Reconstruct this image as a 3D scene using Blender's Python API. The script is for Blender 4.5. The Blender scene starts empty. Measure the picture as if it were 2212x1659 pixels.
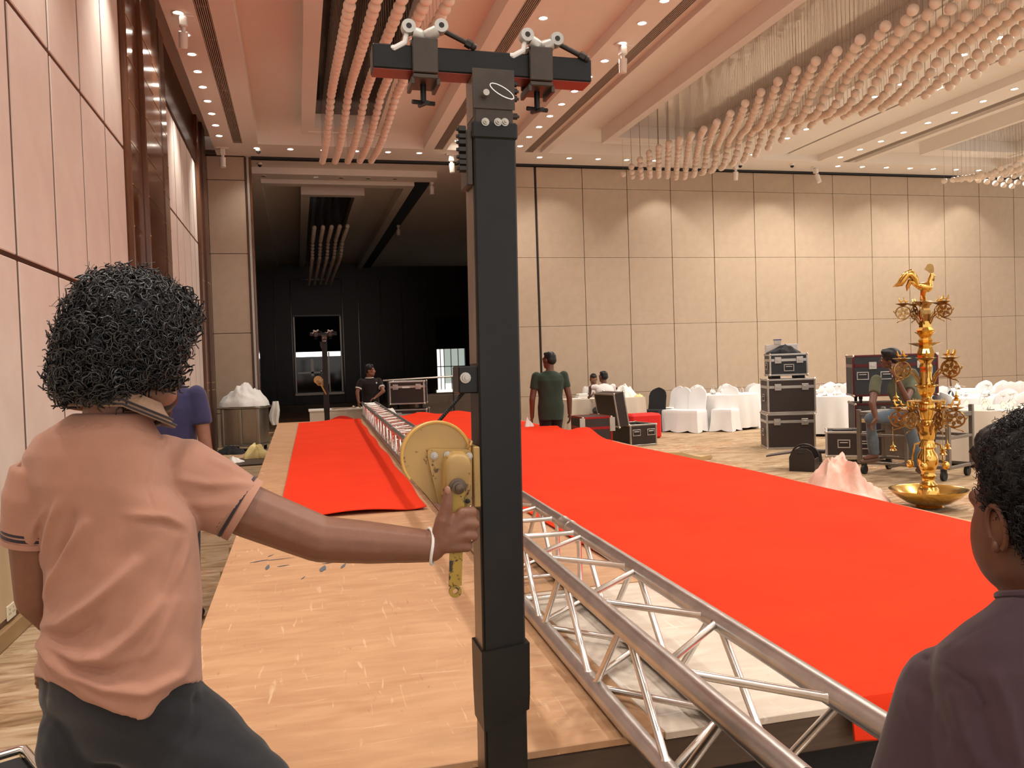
import bpy, bmesh, math, random
import numpy as np
from mathutils import Vector, Matrix
random.seed(7)
S = bpy.context.scene
COL = S.collection
PI = math.pi

# ------------------------------------------------------------------ camera
F_PX, CX, CY, EYE = 1812.2, 1106.0, 829.5, 1.6
def _rot(yaw, pitch, roll):
    c, s = math.cos, math.sin
    Rz = np.array([[c(yaw), -s(yaw), 0], [s(yaw), c(yaw), 0], [0, 0, 1]])
    B = np.array([[1, 0, 0], [0, 0, -1], [0, 1, 0]], float)
    Rx = np.array([[1, 0, 0], [0, c(pitch), s(pitch)], [0, -s(pitch), c(pitch)]])
    Rr = np.array([[c(roll), -s(roll), 0], [s(roll), c(roll), 0], [0, 0, 1]])
    return Rr @ Rx @ B @ Rz
CM = _rot(0.24972, -0.025, -0.03318)       # rows: camera right, down, forward
EYEP = np.array([0, 0, EYE])
cam_d = bpy.data.cameras.new('camera')
cam_d.sensor_width = 36.0
cam_d.lens = 36.0 * F_PX / 2212.0
cam_d.clip_start = 0.05
cam = bpy.data.objects.new('camera', cam_d)
COL.objects.link(cam)
m3 = Matrix([[CM[0][i], -CM[1][i], -CM[2][i]] for i in range(3)])
cam.matrix_world = Matrix.Translation((0, 0, EYE)) @ m3.to_4x4()
S.camera = cam
CR, CD, CF = Vector(CM[0]), Vector(CM[1]), Vector(CM[2])
def _ray(x, y): return CM.T @ np.array([(x - CX) / F_PX, (y - CY) / F_PX, 1.0])
def at(x, y, dep): return Vector(EYEP + _ray(x, y) * dep)          # measured point at a depth along the view
def onz(x, y, z): d = _ray(x, y); return Vector(EYEP + d * (z - EYE) / d[2])
def ony(x, y, Y): d = _ray(x, y); return Vector(EYEP + d * Y / d[1])
def onx(x, y, X): d = _ray(x, y); return Vector(EYEP + d * X / d[0])
def project(P):
    c = CM @ (np.asarray(P, float) - EYEP)
    return F_PX * c[0] / c[2] + CX, F_PX * c[1] / c[2] + CY, c[2]

# ------------------------------------------------------------------ world, exposure, big lights
W = bpy.data.worlds.new('ballroom_surroundings'); S.world = W; W.use_nodes = True
W.node_tree.nodes['Background'].inputs[0].default_value = (1.0, 0.93, 0.87, 1)
W.node_tree.nodes['Background'].inputs[1].default_value = 0.85
S.view_settings.view_transform = 'Standard'
S.view_settings.look = 'None'
S.view_settings.gamma = 1.0
S.view_settings.use_curve_mapping = False
S.view_settings.exposure = 0.62
S.cycles.use_denoising = True
S.cycles.max_bounces = 6
S.cycles.diffuse_bounces = 4
S.cycles.glossy_bounces = 3
S.cycles.transparent_max_bounces = 6
S.cycles.caustics_reflective = False
S.cycles.caustics_refractive = False
S.cycles.sample_clamp_indirect = 4.0
WARM = (1.0, 0.935, 0.85)
def spot(loc, power, size=125, blend=0.7, aim=None, rad=0.12, col=WARM):
    l = bpy.data.lights.new('downlight_beam', 'SPOT')
    l.energy = power; l.color = col; l.spot_size = math.radians(size); l.spot_blend = blend; l.shadow_soft_size = rad
    o = bpy.data.objects.new('downlight_beam', l); COL.objects.link(o); o.location = loc
    if aim is not None: o.rotation_euler = (Vector(aim) - Vector(loc)).to_track_quat('-Z', 'Y').to_euler()
    return o
ZC = 6.21                                             # soffit height
def gain(y): return .52 if y < 8 else .50
for k in range(8):
    y = 17.0 - 2.6 * k
    spot((-1.3, y, ZC - .05), 330 * gain(y), 96, 1.0)
    for X in (4.77, 10.33): spot((X, y, ZC - .05), 430 * gain(y), 150)
for k in range(6): spot((12.63 + 3.2 * (k % 2), 17.0 - 4.2 * (k // 2), ZC - .05), 260, 150)
for X in (0.0, 2.4): spot((X, 1.2, ZC - .02), 150, 140)
for X in (-.6, 1.4, 3.4): spot((X, 18.16, ZC - .05), 50)
for X, w in ((5.9, 20), (8.6, 55), (11.6, 38), (14.6, 25), (17.4, 52)): spot((X, 18.05, ZC - .05), w, 88, .3, aim=(X, 18.62, 1.5))
# ------------------------------------------------------------------ mesh helpers
class MB:
    def __init__(s): s.v = []; s.f = []
    def add(s, vs, fs):
        n = len(s.v); s.v += [tuple(p) for p in vs]; s.f += [tuple(i + n for i in q) for q in fs]; return s
    def box(s, c, d, rot=None, ch=0):
        hx, hy, hz = d[0] / 2, d[1] / 2, d[2] / 2
        if ch:
            ch = min(ch, hx * .9, hy * .9, hz * .9); vs = []; idx = {}
            for sx in (-1, 1):
                for sy in (-1, 1):
                    for sz in (-1, 1):
                        for a in range(3):
                            p = [sx * hx, sy * hy, sz * hz]
                            for b in range(3):
                                if b != a: p[b] -= (sx, sy, sz)[b] * ch
                            idx[sx, sy, sz, a] = len(vs); vs.append(p)
            fs = []
            for a in range(3):
                b, c2 = (a + 1) % 3, (a + 2) % 3
                for sg in (-1, 1):
                    q = []
                    for u, w in ((-1, -1), (1, -1), (1, 1), (-1, 1)):
                        k = [0, 0, 0]; k[a] = sg; k[b] = u; k[c2] = w; q.append(idx[k[0], k[1], k[2], a])
                    fs.append(q if sg > 0 else q[::-1])
                for u in (-1, 1):
                    for w in (-1, 1):                       # edges along axis a
                        q = []
                        for sg, ax in ((-1, b), (1, b), (1, c2), (-1, c2)):
                            k = [0, 0, 0]; k[a] = sg; k[b] = u; k[c2] = w; q.append(idx[k[0], k[1], k[2], ax])
                        fs.append(q if u * w > 0 else q[::-1])
            for sx in (-1, 1):
                for sy in (-1, 1):
                    for sz in (-1, 1):
                        q = [idx[sx, sy, sz, a] for a in range(3)]; fs.append(q if sx * sy * sz > 0 else q[::-1])
        else:
            vs = [(x * hx, y * hy, z * hz) for x in (-1, 1) for y in (-1, 1) for z in (-1, 1)]
            fs = [(0, 1, 3, 2), (4, 6, 7, 5), (0, 4, 5, 1), (2, 3, 7, 6), (0, 2, 6, 4), (1, 5, 7, 3)]
        c = Vector(c)
        if rot is not None: vs = [rot @ Vector(p) + c for p in vs]
        else: vs = [Vector(p) + c for p in vs]
        return s.add(vs, fs)
    def b2(s, lo, hi, ch=0):
        return s.box([(a + b) / 2 for a, b in zip(lo, hi)], [abs(b - a) for a, b in zip(lo, hi)], None, ch)
    def rings(s, R, cap=True, closed=False):
        n = len(R[0]); vs = [p for r in R for p in r]; fs = []
        m = len(R)
        for i in range(m if closed else m - 1):
            a, b = i * n, ((i + 1) % m) * n
            for j in range(n): fs.append((a + j, a + (j + 1) % n, b + (j + 1) % n, b + j))
        if cap and not closed:
            fs.append(tuple(range(n))[::-1]); fs.append(tuple(range((m - 1) * n, m * n)))
        return s.add(vs, fs)
    def tube(s, pts, r, n=8, closed=False, cap=True):
        P = [Vector(p) for p in pts]; m = len(P); R = []
        rr = r if isinstance(r, (list, tuple)) else [r] * m
        up = None
        for i in range(m):
            t = (P[(i + 1) % m] - P[i - 1]) if closed else (P[min(i + 1, m - 1)] - P[max(i - 1, 0)])
            t.normalize()
            if up is None: up = t.orthogonal().normalized()
            up = up - t * up.dot(t)
            if up.length < 1e-6: up = t.orthogonal()
            up.normalize(); sd = t.cross(up)
            R.append([P[i] + (up * math.cos(2 * PI * k / n) + sd * math.sin(2 * PI * k / n)) * rr[i] for k in range(n)])
        return s.rings(R, cap, closed)
    def cyl(s, a, b, r, n=12): return s.tube([a, b], r, n)
    def lathe(s, prof, n=24, c=(0, 0, 0), cap=True, fn=None):
        c = Vector(c); R = []
        for r, z in prof:
            R.append([c + Vector(((fn(k / n, z) if fn else 1) * r * math.cos(2 * PI * k / n), (fn(k / n, z) if fn else 1) * r * math.sin(2 * PI * k / n), z)) for k in range(n)])
        return s.rings(R, cap)
    def ell(s, c, r, R=None, nu=14, nv=9):
        c = Vector(c); r = (r, r, r) if not isinstance(r, (tuple, list)) else r
        rg = []
        for i in range(nv):
            th = PI * (i + .35) / (nv - .3); rg.append([Vector((r[0] * math.sin(th) * math.cos(2 * PI * k / nu), r[1] * math.sin(th) * math.sin(2 * PI * k / nu), -r[2] * math.cos(th))) for k in range(nu)])
        if R is not None: rg = [[R @ p for p in q] for q in rg]
        return s.rings([[p + c for p in q] for q in rg])
    def cap(s, a, b, ra, rb=None, n=12):
        rb = ra if rb is None else rb; a, b = Vector(a), Vector(b); t = (b - a)
        if t.length < 1e-6: return s.ell(a, ra)
        t.normalize(); P = []; rr = []
        for k in (-80, -55, -28, 0): P.append(a + t * ra * math.sin(math.radians(k))); rr.append(ra * math.cos(math.radians(k)))
        for k in (0, 28, 55, 80): P.append(b + t * rb * math.sin(math.radians(k))); rr.append(rb * math.cos(math.radians(k)))
        return s.tube(P, rr, n)
    def prism(s, poly, org, U, V, D):
        org, U, V, D = Vector(org), Vector(U), Vector(V), Vector(D); n = len(poly)
        a = [org + U * p[0] + V * p[1] for p in poly]; b = [q + D for q in a]
        return s.rings([a, b])
    def grid(s, fn, nu, nv):
        vs = [fn(i / nu, j / nv) for j in range(nv + 1) for i in range(nu + 1)]
        fs = [(j * (nu + 1) + i, j * (nu + 1) + i + 1, (j + 1) * (nu + 1) + i + 1, (j + 1) * (nu + 1) + i) for j in range(nv) for i in range(nu)]
        return s.add(vs, fs)
    def mesh(s, name, m, smooth=False, ang=None):
        me = bpy.data.meshes.new(name); me.from_pydata(s.v, [], s.f); me.validate()
        bm = bmesh.new(); bm.from_mesh(me); bmesh.ops.recalc_face_normals(bm, faces=bm.faces[:]); bm.to_mesh(me); bm.free()
        if m: me.materials.append(m)
        if smooth:
            me.polygons.foreach_set('use_smooth', [True] * len(me.polygons))
            if ang is not None: me.set_sharp_from_angle(angle=math.radians(ang))
        return me
    def build(s, name, m, parent=None, smooth=False, loc=None, ang=40):
        return link(name, s.mesh(name, m, smooth, ang if smooth else None), parent, loc)
def link(name, me, parent=None, loc=None):
    o = bpy.data.objects.new(name, me); COL.objects.link(o)
    if parent is not None: o.parent = parent
    if loc is not None: o.location = loc
    return o
def tag(o, label=None, cat=None, group=None, kind=None):
    for k, v in (('label', label), ('category', cat), ('group', group), ('kind', kind)):
        if v: o[k] = v
    return o
def thing(name, label, cat, loc=(0, 0, 0), rz=0, group=None):
    o = bpy.data.objects.new(name, None); COL.objects.link(o); o.empty_display_size = .1
    o.location = loc; o.rotation_euler = (0, 0, rz)
    return tag(o, label, cat, group)
def struct(name, loc=(0, 0, 0)):
    o = bpy.data.objects.new(name, None); COL.objects.link(o); o.location = loc; o['kind'] = 'structure'; return o
def dup(root, loc=None, rz=None, label=None, scale=None):
    def rec(o, par):
        c = o.copy(); COL.objects.link(c)
        if par is not None: c.parent = par
        for ch in o.children: rec(ch, c)
        return c
    r = rec(root, None)
    if loc is not None: r.location = loc
    if rz is not None: r.rotation_euler = (0, 0, rz)
    if label: r['label'] = label
    if scale: r.scale = (scale,) * 3 if not isinstance(scale, tuple) else scale
    return r
def arc(c, r, a0, a1, n, plane='xz', y=0):
    out = []
    for k in range(n + 1):
        a = math.radians(a0 + (a1 - a0) * k / n); u, w = c[0] + r * math.cos(a), c[1] + r * math.sin(a)
        out.append((u, y, w) if plane == 'xz' else ((u, w, y) if plane == 'xy' else (y, u, w)))
    return out
# ------------------------------------------------------------------ materials
def _nodes(name):
    m = bpy.data.materials.new(name); m.use_nodes = True; nt = m.node_tree
    return m, nt, nt.nodes['Principled BSDF']
def c4(c): return (c[0], c[1], c[2], 1)
def mat(name, col, rough=.5, metal=0, var=None, bump=None, spec=.5, stretch=None, emit=None, coat=0, sheen=0, space='Object'):
    m, nt, b = _nodes(name); N, L = nt.nodes.new, nt.links.new
    b.inputs['Base Color'].default_value = c4(col); b.inputs['Roughness'].default_value = rough
    b.inputs['Metallic'].default_value = metal; b.inputs['Specular IOR Level'].default_value = spec
    if coat: b.inputs['Coat Weight'].default_value = coat; b.inputs['Coat Roughness'].default_value = .1
    if sheen: b.inputs['Sheen Weight'].default_value = sheen
    if emit: b.inputs['Emission Color'].default_value = c4(emit[0]); b.inputs['Emission Strength'].default_value = emit[1]
    if var or bump:
        tc = N('ShaderNodeTexCoord'); mp = N('ShaderNodeMapping'); L(tc.outputs[space], mp.inputs[0])
        if stretch: mp.inputs['Scale'].default_value = stretch
    if var:                                             # (scale, colour2, lo, hi)
        no = N('ShaderNodeTexNoise'); no.inputs['Scale'].default_value = var[0]; no.inputs['Detail'].default_value = 6
        no.inputs['Roughness'].default_value = .65; L(mp.outputs[0], no.inputs['Vector'])
        cr = N('ShaderNodeValToRGB'); cr.color_ramp.elements[0].position = var[2]; cr.color_ramp.elements[1].position = var[3]
        cr.color_ramp.elements[0].color = c4(col); cr.color_ramp.elements[1].color = c4(var[1])
        L(no.outputs['Fac'], cr.inputs[0]); L(cr.outputs[0], b.inputs['Base Color'])
    if bump:                                            # (scale, strength)
        nb = N('ShaderNodeTexNoise'); nb.inputs['Scale'].default_value = bump[0]; nb.inputs['Detail'].default_value = 5
        L(mp.outputs[0], nb.inputs['Vector']); bp = N('ShaderNodeBump'); bp.inputs['Strength'].default_value = bump[1]
        bp.inputs['Distance'].default_value = bump[2] if len(bump) > 2 else .01
        L(nb.outputs['Fac'], bp.inputs['Height']); L(bp.outputs[0], b.inputs['Normal'])
    return m
M = {}
M['wall_fabric'] = mat('wall_fabric', (.44, .335, .24), .85, var=(5, (.48, .37, .27), .3, .7), bump=(260, .12, .004))
M['wall_fabric_pink'] = mat('wall_fabric_pink', (.70, .59, .52), .8, var=(3, (.76, .66, .58), .3, .7), bump=(220, .2, .004))
M['dado'] = mat('dado_panel', (.52, .39, .24), .5, var=(4, (.57, .43, .27), .3, .7))
M['groove'] = mat('groove_wood', (.075, .026, .014), .35)
M['black_gap'] = mat('black_gap', (.012, .010, .010), .6)
M['wood_gloss'] = mat('glossy_brown_wood', (.16, .062, .026), .16, var=(4, (.09, .032, .014), .3, .75), stretch=(6, 6, .6), coat=.5)
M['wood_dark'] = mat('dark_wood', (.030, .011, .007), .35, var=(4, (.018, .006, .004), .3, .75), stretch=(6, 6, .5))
M['gold'] = mat('gold_strip', (.75, .50, .25), .2, 1)
M['skirting'] = mat('skirting_wood', (.36, .23, .11), .45, var=(4, (.28, .17, .08), .3, .7), stretch=(1, .3, 4))
M['ceil'] = mat('ceiling_paint', (.86, .81, .74), .75, var=(1.5, (.83, .78, .71), .3, .7))
M['grille'] = mat('grille_metal', (.40, .33, .27), .5)
M['mirror'] = mat('polished_ceiling', (.74, .69, .63), .10, .55, bump=(2.2, .35, .03))
M['mirror_dark'] = mat('dark_polished_ceiling', (.055, .045, .04), .12, .8, bump=(3, .2, .02))
M['globe'] = mat('frosted_globe', (.80, .68, .56), .35, spec=.5)
M['wire'] = mat('steel_wire', (.35, .30, .26), .4, .8)
M['white_paint'] = mat('white_paint', (.80, .75, .68), .4)
M['lamp_glow'] = mat('lamp_glow', (1, 1, 1), .5, emit=((1, .94, .82), 14))
M['alu'] = mat('brushed_aluminium', (.62, .60, .58), .33, 1, var=(9, (.44, .43, .42), .35, .75), bump=(60, .12, .003), stretch=(1, 1, 1))
M['alu_brace'] = mat('bright_aluminium', (.78, .75, .71), .28, 1, var=(12, (.60, .57, .54), .4, .8))
M['alu_dull'] = mat('dull_aluminium', (.55, .52, .48), .38, .9, var=(8, (.42, .39, .36), .35, .8))
M['chrome'] = mat('chrome', (.82, .80, .76), .12, 1)
M['steel_grey'] = mat('cast_grey', (.52, .50, .46), .45, .55, var=(14, (.36, .34, .31), .4, .8))
M['tower_black'] = mat('black_steel_paint', (.006, .006, .006), .42, 0, spec=.3, var=(5, (.016, .013, .010), .45, .85), bump=(30, .1, .003))
M['tower_brown'] = mat('worn_black_steel', (.030, .021, .015), .45, .1, var=(7, (.065, .040, .024), .4, .8), bump=(40, .15, .003))
M['tower_lit_side'] = mat('lit_side_steel', (.20, .155, .115), .35, .5, var=(7, (.10, .07, .05), .35, .75), stretch=(2, 2, .6))  # paler tone for the tower's lit left faces, light put into the colour
M['bolt'] = mat('zinc_bolt', (.42, .38, .33), .35, .9)
M['bolt_dark'] = mat('dark_bolt', (.035, .03, .026), .4, .6)
M['felt_red'] = mat('red_felt', (.76, .045, .013), .95, var=(2.0, (.69, .036, .011), .35, .7), bump=(380, .25, .004), spec=.1)
M['felt_dark'] = mat('dark_red_felt', (.35, .012, .008), .95, spec=.1)
M['white_cloth'] = mat('white_tablecloth', (.80, .79, .77), .8, bump=(8, .12, .01))
M['cream_cloth'] = mat('cream_tablecloth', (.66, .57, .46), .8)
M['white_cover'] = mat('white_spandex', (.82, .82, .82), .65, bump=(5, .08, .01))
M['linen'] = mat('white_linen', (.83, .82, .78), .85, bump=(14, .5, .02))
M['yellow_linen'] = mat('yellow_linen', (.80, .66, .30), .85, bump=(16, .5, .02))
M['pink_cloth'] = mat('pink_sheet', (.85, .46, .36), .5, var=(6, (.92, .66, .55), .4, .7), bump=(11, .6, .02))
M['black_cloth'] = mat('black_cloth', (.012, .011, .012), .9, bump=(20, .4, .01))
M['case_black'] = mat('flight_case_laminate', (.026, .015, .012), .5, bump=(300, .1, .002))
M['case_navy'] = mat('dark_laminate', (.014, .016, .020), .5, bump=(300, .1, .002))
M['case_red'] = mat('red_edge_trim', (.34, .014, .014), .3, .5)
M['case_maroon'] = mat('maroon_edge_trim', (.085, .008, .009), .3, .4)
M['plastic_black'] = mat('black_plastic', (.022, .015, .014), .45)
M['rubber'] = mat('rubber', (.013, .012, .012), .7)
M['brass'] = mat('polished_brass', (.78, .50, .13), .17, 1, var=(10, (.60, .36, .09), .4, .8))
M['brass_dull'] = mat('aged_brass', (.42, .25, .085), .28, 1, var=(14, (.28, .16, .055), .35, .75))
M['stainless'] = mat('stainless_steel', (.50, .46, .40), .36, .85, var=(3, (.38, .34, .29), .3, .8), stretch=(2, 2, .4))
M['glass'] = mat('clear_glass', (1, 1, 1), .03)
g = M['glass'].node_tree.nodes['Principled BSDF']; g.inputs['Transmission Weight'].default_value = 1; g.inputs['IOR'].default_value = 1.25
M['clear_plastic'] = mat('cloudy_plastic', (.80, .78, .76), .3, spec=.5)
M['clear_plastic'].node_tree.nodes['Principled BSDF'].inputs['Transmission Weight'].default_value = .5
M['blue_lid'] = mat('blue_lid', (.05, .05, .22), .4)
M['cardboard'] = mat('tan_card', (.50, .34, .16), .8)
M['paper'] = mat('white_paper', (.82, .80, .76), .7)
M['socket'] = mat('socket_plastic', (.72, .66, .52), .4)
M['timber'] = mat('raw_timber', (.42, .27, .15), .7, var=(6, (.30, .18, .10), .3, .7), stretch=(.4, 4, 4))
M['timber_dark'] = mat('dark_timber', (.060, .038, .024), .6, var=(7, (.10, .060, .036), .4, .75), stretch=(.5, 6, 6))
M['trolley'] = mat('trolley_steel', (.21, .185, .16), .4, .75)
def skin(name, c):
    return mat(name, c, .5, var=(30, tuple(x * .82 for x in c), .35, .75), bump=(160, .08, .002))
M['skin_a'] = skin('brown_skin', (.205, .088, .052))
M['skin_b'] = skin('dark_brown_skin', (.13, .050, .028))
M['skin_c'] = skin('mid_brown_skin', (.22, .088, .048))
M['hair'] = mat('black_hair', (.0075, .0075, .0085), .42, spec=.35)
M['eye'] = mat('eye_white', (.7, .66, .6), .2)
M['iris'] = mat('eye_dark', (.02, .012, .01), .15)
def fab(name, c, k=.8): return mat(name, c, .88, var=(9, tuple(x * k for x in c), .3, .75), bump=(420, .12, .003), spec=.2, sheen=.15)
M['shirt_pink'] = fab('salmon_pique', (.40, .205, .142), .88)
M['collar_brown'] = fab('brown_rib', (.30, .18, .115))
M['stripe_dark'] = fab('dark_stripe', (.035, .028, .032))
M['trouser_black'] = fab('charcoal_twill', (.020, .021, .024))
M['tee_plum'] = fab('plum_jersey', (.060, .034, .042))
M['tee_green'] = fab('dark_green_jersey', (.028, .048, .034))
M['polo_blue'] = fab('navy_pique', (.036, .034, .090))
M['polo_black'] = fab('black_pique', (.014, .010, .009))
M['shirt_white'] = fab('white_cotton', (.78, .75, .72), .94)
M['shirt_olive'] = fab('olive_cotton', (.105, .105, .062))
M['jeans'] = fab('blue_denim', (.115, .15, .185), .65)
M['trouser_brown'] = fab('dark_brown_twill', (.020, .010, .009))
M['sandal'] = mat('brown_leather', (.10, .05, .03), .5)

# worn yellow paint: rust shows through in patches
def worn_paint(name, base, dark, thr, scale=22):
    m, nt, b = _nodes(name); N, L = nt.nodes.new, nt.links.new
    tc = N('ShaderNodeTexCoord'); n1 = N('ShaderNodeTexNoise'); n1.inputs['Scale'].default_value = scale; n1.inputs['Detail'].default_value = 8; n1.inputs['Roughness'].default_value = .7
    n2 = N('ShaderNodeTexNoise'); n2.inputs['Scale'].default_value = 6; n2.inputs['Detail'].default_value = 4
    L(tc.outputs['Object'], n1.inputs['Vector']); L(tc.outputs['Object'], n2.inputs['Vector'])
    r2 = N('ShaderNodeValToRGB'); r2.color_ramp.elements[0].position = .3; r2.color_ramp.elements[1].position = .75
    r2.color_ramp.elements[0].color = c4(base); r2.color_ramp.elements[1].color = c4(tuple(x * .68 for x in base)); L(n2.outputs['Fac'], r2.inputs[0])
    r1 = N('ShaderNodeValToRGB'); r1.color_ramp.elements[0].position = thr; r1.color_ramp.elements[1].position = thr + .03; L(n1.outputs['Fac'], r1.inputs[0])
    mx = N('ShaderNodeMix'); mx.data_type = 'RGBA'; L(r1.outputs[0], mx.inputs[0]); L(r2.outputs[0], mx.inputs[6]); mx.inputs[7].default_value = c4(dark)
    L(mx.outputs[2], b.inputs['Base Color']); b.inputs['Roughness'].default_value = .45
    bp = N('ShaderNodeBump'); bp.inputs['Strength'].default_value = .3; bp.inputs['Distance'].default_value = .002; bp.invert = True
    L(r1.outputs[0], bp.inputs['Height']); L(bp.outputs[0], b.inputs['Normal'])
    return m
M['yellow'] = worn_paint('worn_yellow_paint', (.46, .29, .095), (.10, .05, .02), .585)
M['yellow_handle'] = worn_paint('chipped_yellow_paint', (.42, .27, .035), (.022, .018, .012), .53, 34)

def floor_mat():
    m, nt, b = _nodes('patterned_carpet'); N, L = nt.nodes.new, nt.links.new
    tc = N('ShaderNodeTexCoord'); mp = N('ShaderNodeMapping'); mp.inputs['Scale'].default_value = (.55, 1.9, 1); L(tc.outputs['Object'], mp.inputs[0])
    n1 = N('ShaderNodeTexNoise'); n1.inputs['Scale'].default_value = 3.2; n1.inputs['Detail'].default_value = 9; n1.inputs['Roughness'].default_value = .62; n1.inputs['Distortion'].default_value = 1.6
    L(mp.outputs[0], n1.inputs['Vector'])
    r1 = N('ShaderNodeValToRGB'); e = r1.color_ramp.elements
    e[0].position = .30; e[0].color = (.17, .10, .052, 1); e[1].position = .72; e[1].color = (.58, .46, .33, 1)
    for p, c in ((.42, (.32, .21, .12, 1)), (.50, (.42, .30, .185, 1)), (.58, (.46, .34, .22, 1))):
        q = e.new(p); q.color = c
    L(n1.outputs['Fac'], r1.inputs[0])
    n2 = N('ShaderNodeTexNoise'); n2.inputs['Scale'].default_value = .55; n2.inputs['Detail'].default_value = 3; L(tc.outputs['Object'], n2.inputs['Vector'])
    r2 = N('ShaderNodeValToRGB'); r2.color_ramp.elements[0].position = .52; r2.color_ramp.elements[1].position = .66; L(n2.outputs['Fac'], r2.inputs[0])
    n3 = N('ShaderNodeTexNoise'); n3.inputs['Scale'].default_value = 7; n3.inputs['Detail'].default_value = 6; n3.inputs['Distortion'].default_value = 2.2; L(mp.outputs[0], n3.inputs['Vector'])
    r3 = N('ShaderNodeValToRGB'); r3.color_ramp.elements[0].position = .5; r3.color_ramp.elements[1].position = .56
    r3.color_ramp.elements[0].color = (.46, .19, .07, 1); r3.color_ramp.elements[1].color = (.80, .68, .52, 1); L(n3.outputs['Fac'], r3.inputs[0])
    mul = N('ShaderNodeMath'); mul.operation = 'MULTIPLY'; mul.inputs[1].default_value = .55; L(r2.outputs[0], mul.inputs[0])
    mx = N('ShaderNodeMix'); mx.data_type = 'RGBA'; L(mul.outputs[0], mx.inputs[0]); L(r1.outputs[0], mx.inputs[6]); L(r3.outputs[0], mx.inputs[7])
    L(mx.outputs[2], b.inputs['Base Color']); b.inputs['Roughness'].default_value = .95; b.inputs['Specular IOR Level'].default_value = .1
    return m
M['carpet'] = floor_mat()
def ply_mat(name, base, streak, scuff):
    m, nt, b = _nodes(name); N, L = nt.nodes.new, nt.links.new
    tc = N('ShaderNodeTexCoord')
    def noise(scale, st, det=6, dist=0):
        mp = N('ShaderNodeMapping'); mp.inputs['Scale'].default_value = st; L(tc.outputs['Object'], mp.inputs[0])
        n = N('ShaderNodeTexNoise'); n.inputs['Scale'].default_value = scale; n.inputs['Detail'].default_value = det; n.inputs['Distortion'].default_value = dist
        L(mp.outputs[0], n.inputs['Vector']); return n
    g1 = noise(3.0, (1.2, 5, 1), 7, .8)
    r1 = N('ShaderNodeValToRGB'); r1.color_ramp.elements[0].position = .32; r1.color_ramp.elements[1].position = .72
    r1.color_ramp.elements[0].color = c4(streak); r1.color_ramp.elements[1].color = c4(base); L(g1.outputs['Fac'], r1.inputs[0])
    cur = r1.outputs[0]
    for sc, st, lo, hi, col, amt in ((34, (1, .10, 1), .64, .70, scuff, .5), (30, (.10, 1.2, 1), .65, .71, scuff, .45), (26, (.7, .12, 1), .69, .73, tuple(x * .45 for x in streak), .45), (70, (1, .6, 1), .71, .75, tuple(x * .25 for x in streak), .6), (2.0, (1, 1, 1), .45, .75, tuple(x * 1.12 for x in base), .5)):
        n = noise(sc, st, 5, 1.2); r = N('ShaderNodeValToRGB'); r.color_ramp.elements[0].position = lo; r.color_ramp.elements[1].position = hi; L(n.outputs['Fac'], r.inputs[0])
        ml = N('ShaderNodeMath'); ml.operation = 'MULTIPLY'; ml.inputs[1].default_value = amt; L(r.outputs[0], ml.inputs[0])
        mx = N('ShaderNodeMix'); mx.data_type = 'RGBA'; L(ml.outputs[0], mx.inputs[0]); L(cur, mx.inputs[6]); mx.inputs[7].default_value = c4(col); cur = mx.outputs[2]
    L(cur, b.inputs['Base Color']); b.inputs['Roughness'].default_value = .55; b.inputs['Specular IOR Level'].default_value = .3
    return m
M['ply'] = ply_mat('worn_plywood', (.55, .325, .18), (.44, .24, .125), (.74, .55, .38))
M['ply_white'] = ply_mat('white_scuffed_plywood', (.70, .62, .52), (.55, .45, .36), (.84, .80, .74))
# ------------------------------------------------------------------ the room
def piece(parent, name, m, lo, hi, ch=0, cache={}):
    d = tuple(round(abs(b - a), 4) for a, b in zip(lo, hi)); k = (d, ch, m.name, name)
    if k not in cache: cache[k] = MB().box((0, 0, 0), d, None, ch).mesh(name, m)
    return link(name, cache[k], parent, [(a + b) / 2 for a, b in zip(lo, hi)])
fl = MB().b2((-2.2, -3, -.1), (22.5, 41, 0)).build('floor', M['carpet']); fl['kind'] = 'structure'

# left wall: fabric panels in dark grooves, dado, skirting, pilasters of glossy wood
WX = -1.76
wl = struct('wall_left')
piece(wl, 'wall_backing', M['groove'], (WX - .25, -3, 0), (WX - .009, 19.3, 6.9))
ys = [-2.7 + .98 * k for k in range(9)] + [6.19, 7.18, 8.16, 9.13, 10.07]
zs = [.72, 2.40, 4.11, 5.82, 6.6]
for i in range(len(ys) - 1):
    for j in range(4):
        piece(wl, 'wall_panel', M['wall_fabric_pink'], (WX - .06, ys[i] + .028, zs[j] + .018), (WX, ys[i + 1] - .028, zs[j + 1] - .018), .006)
for i in range(0, 13, 3):
    if i < 12: piece(wl, 'dado_panel', M['dado'], (WX - .06, ys[i] + .004, .15), (WX - .006, ys[min(i + 3, 13)] - .004, .70), .004)
piece(wl, 'dado_panel', M['dado'], (WX - .06, ys[12] + .004, .15), (WX - .006, 10.06, .70), .004)
y2 = [13.45, 14.3, 15.15, 16.0, 16.7, 17.25]
for i in range(5):
    for j in range(3):
        piece(wl, 'wall_panel', M['wall_fabric_pink'], (WX - .06, y2[i] + .03, zs[j] + .015), (WX - .005, y2[i + 1] - .03, min(zs[j + 1], 5.66) - .012), .006)
    piece(wl, 'dado_panel', M['dado'], (WX - .06, y2[i] + .004, .15), (WX - .006, y2[i + 1] - .004, .70), .004)
piece(wl, 'wall_frieze', M['groove'], (WX - .06, 13.4, 5.68), (WX + .02, 17.3, 5.95), .01)
piece(wl, 'wall_frieze', M['ceil'], (WX - .06, 13.4, 5.97), (WX - .01, 17.3, 6.62), .01)
bs = MB(); bs.b2((WX - .02, -2.7, 0), (WX + .022, 10.07, .115), .008); bs.b2((WX - .02, 13.45, 0), (WX + .022, 17.25, .115), .008)
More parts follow.
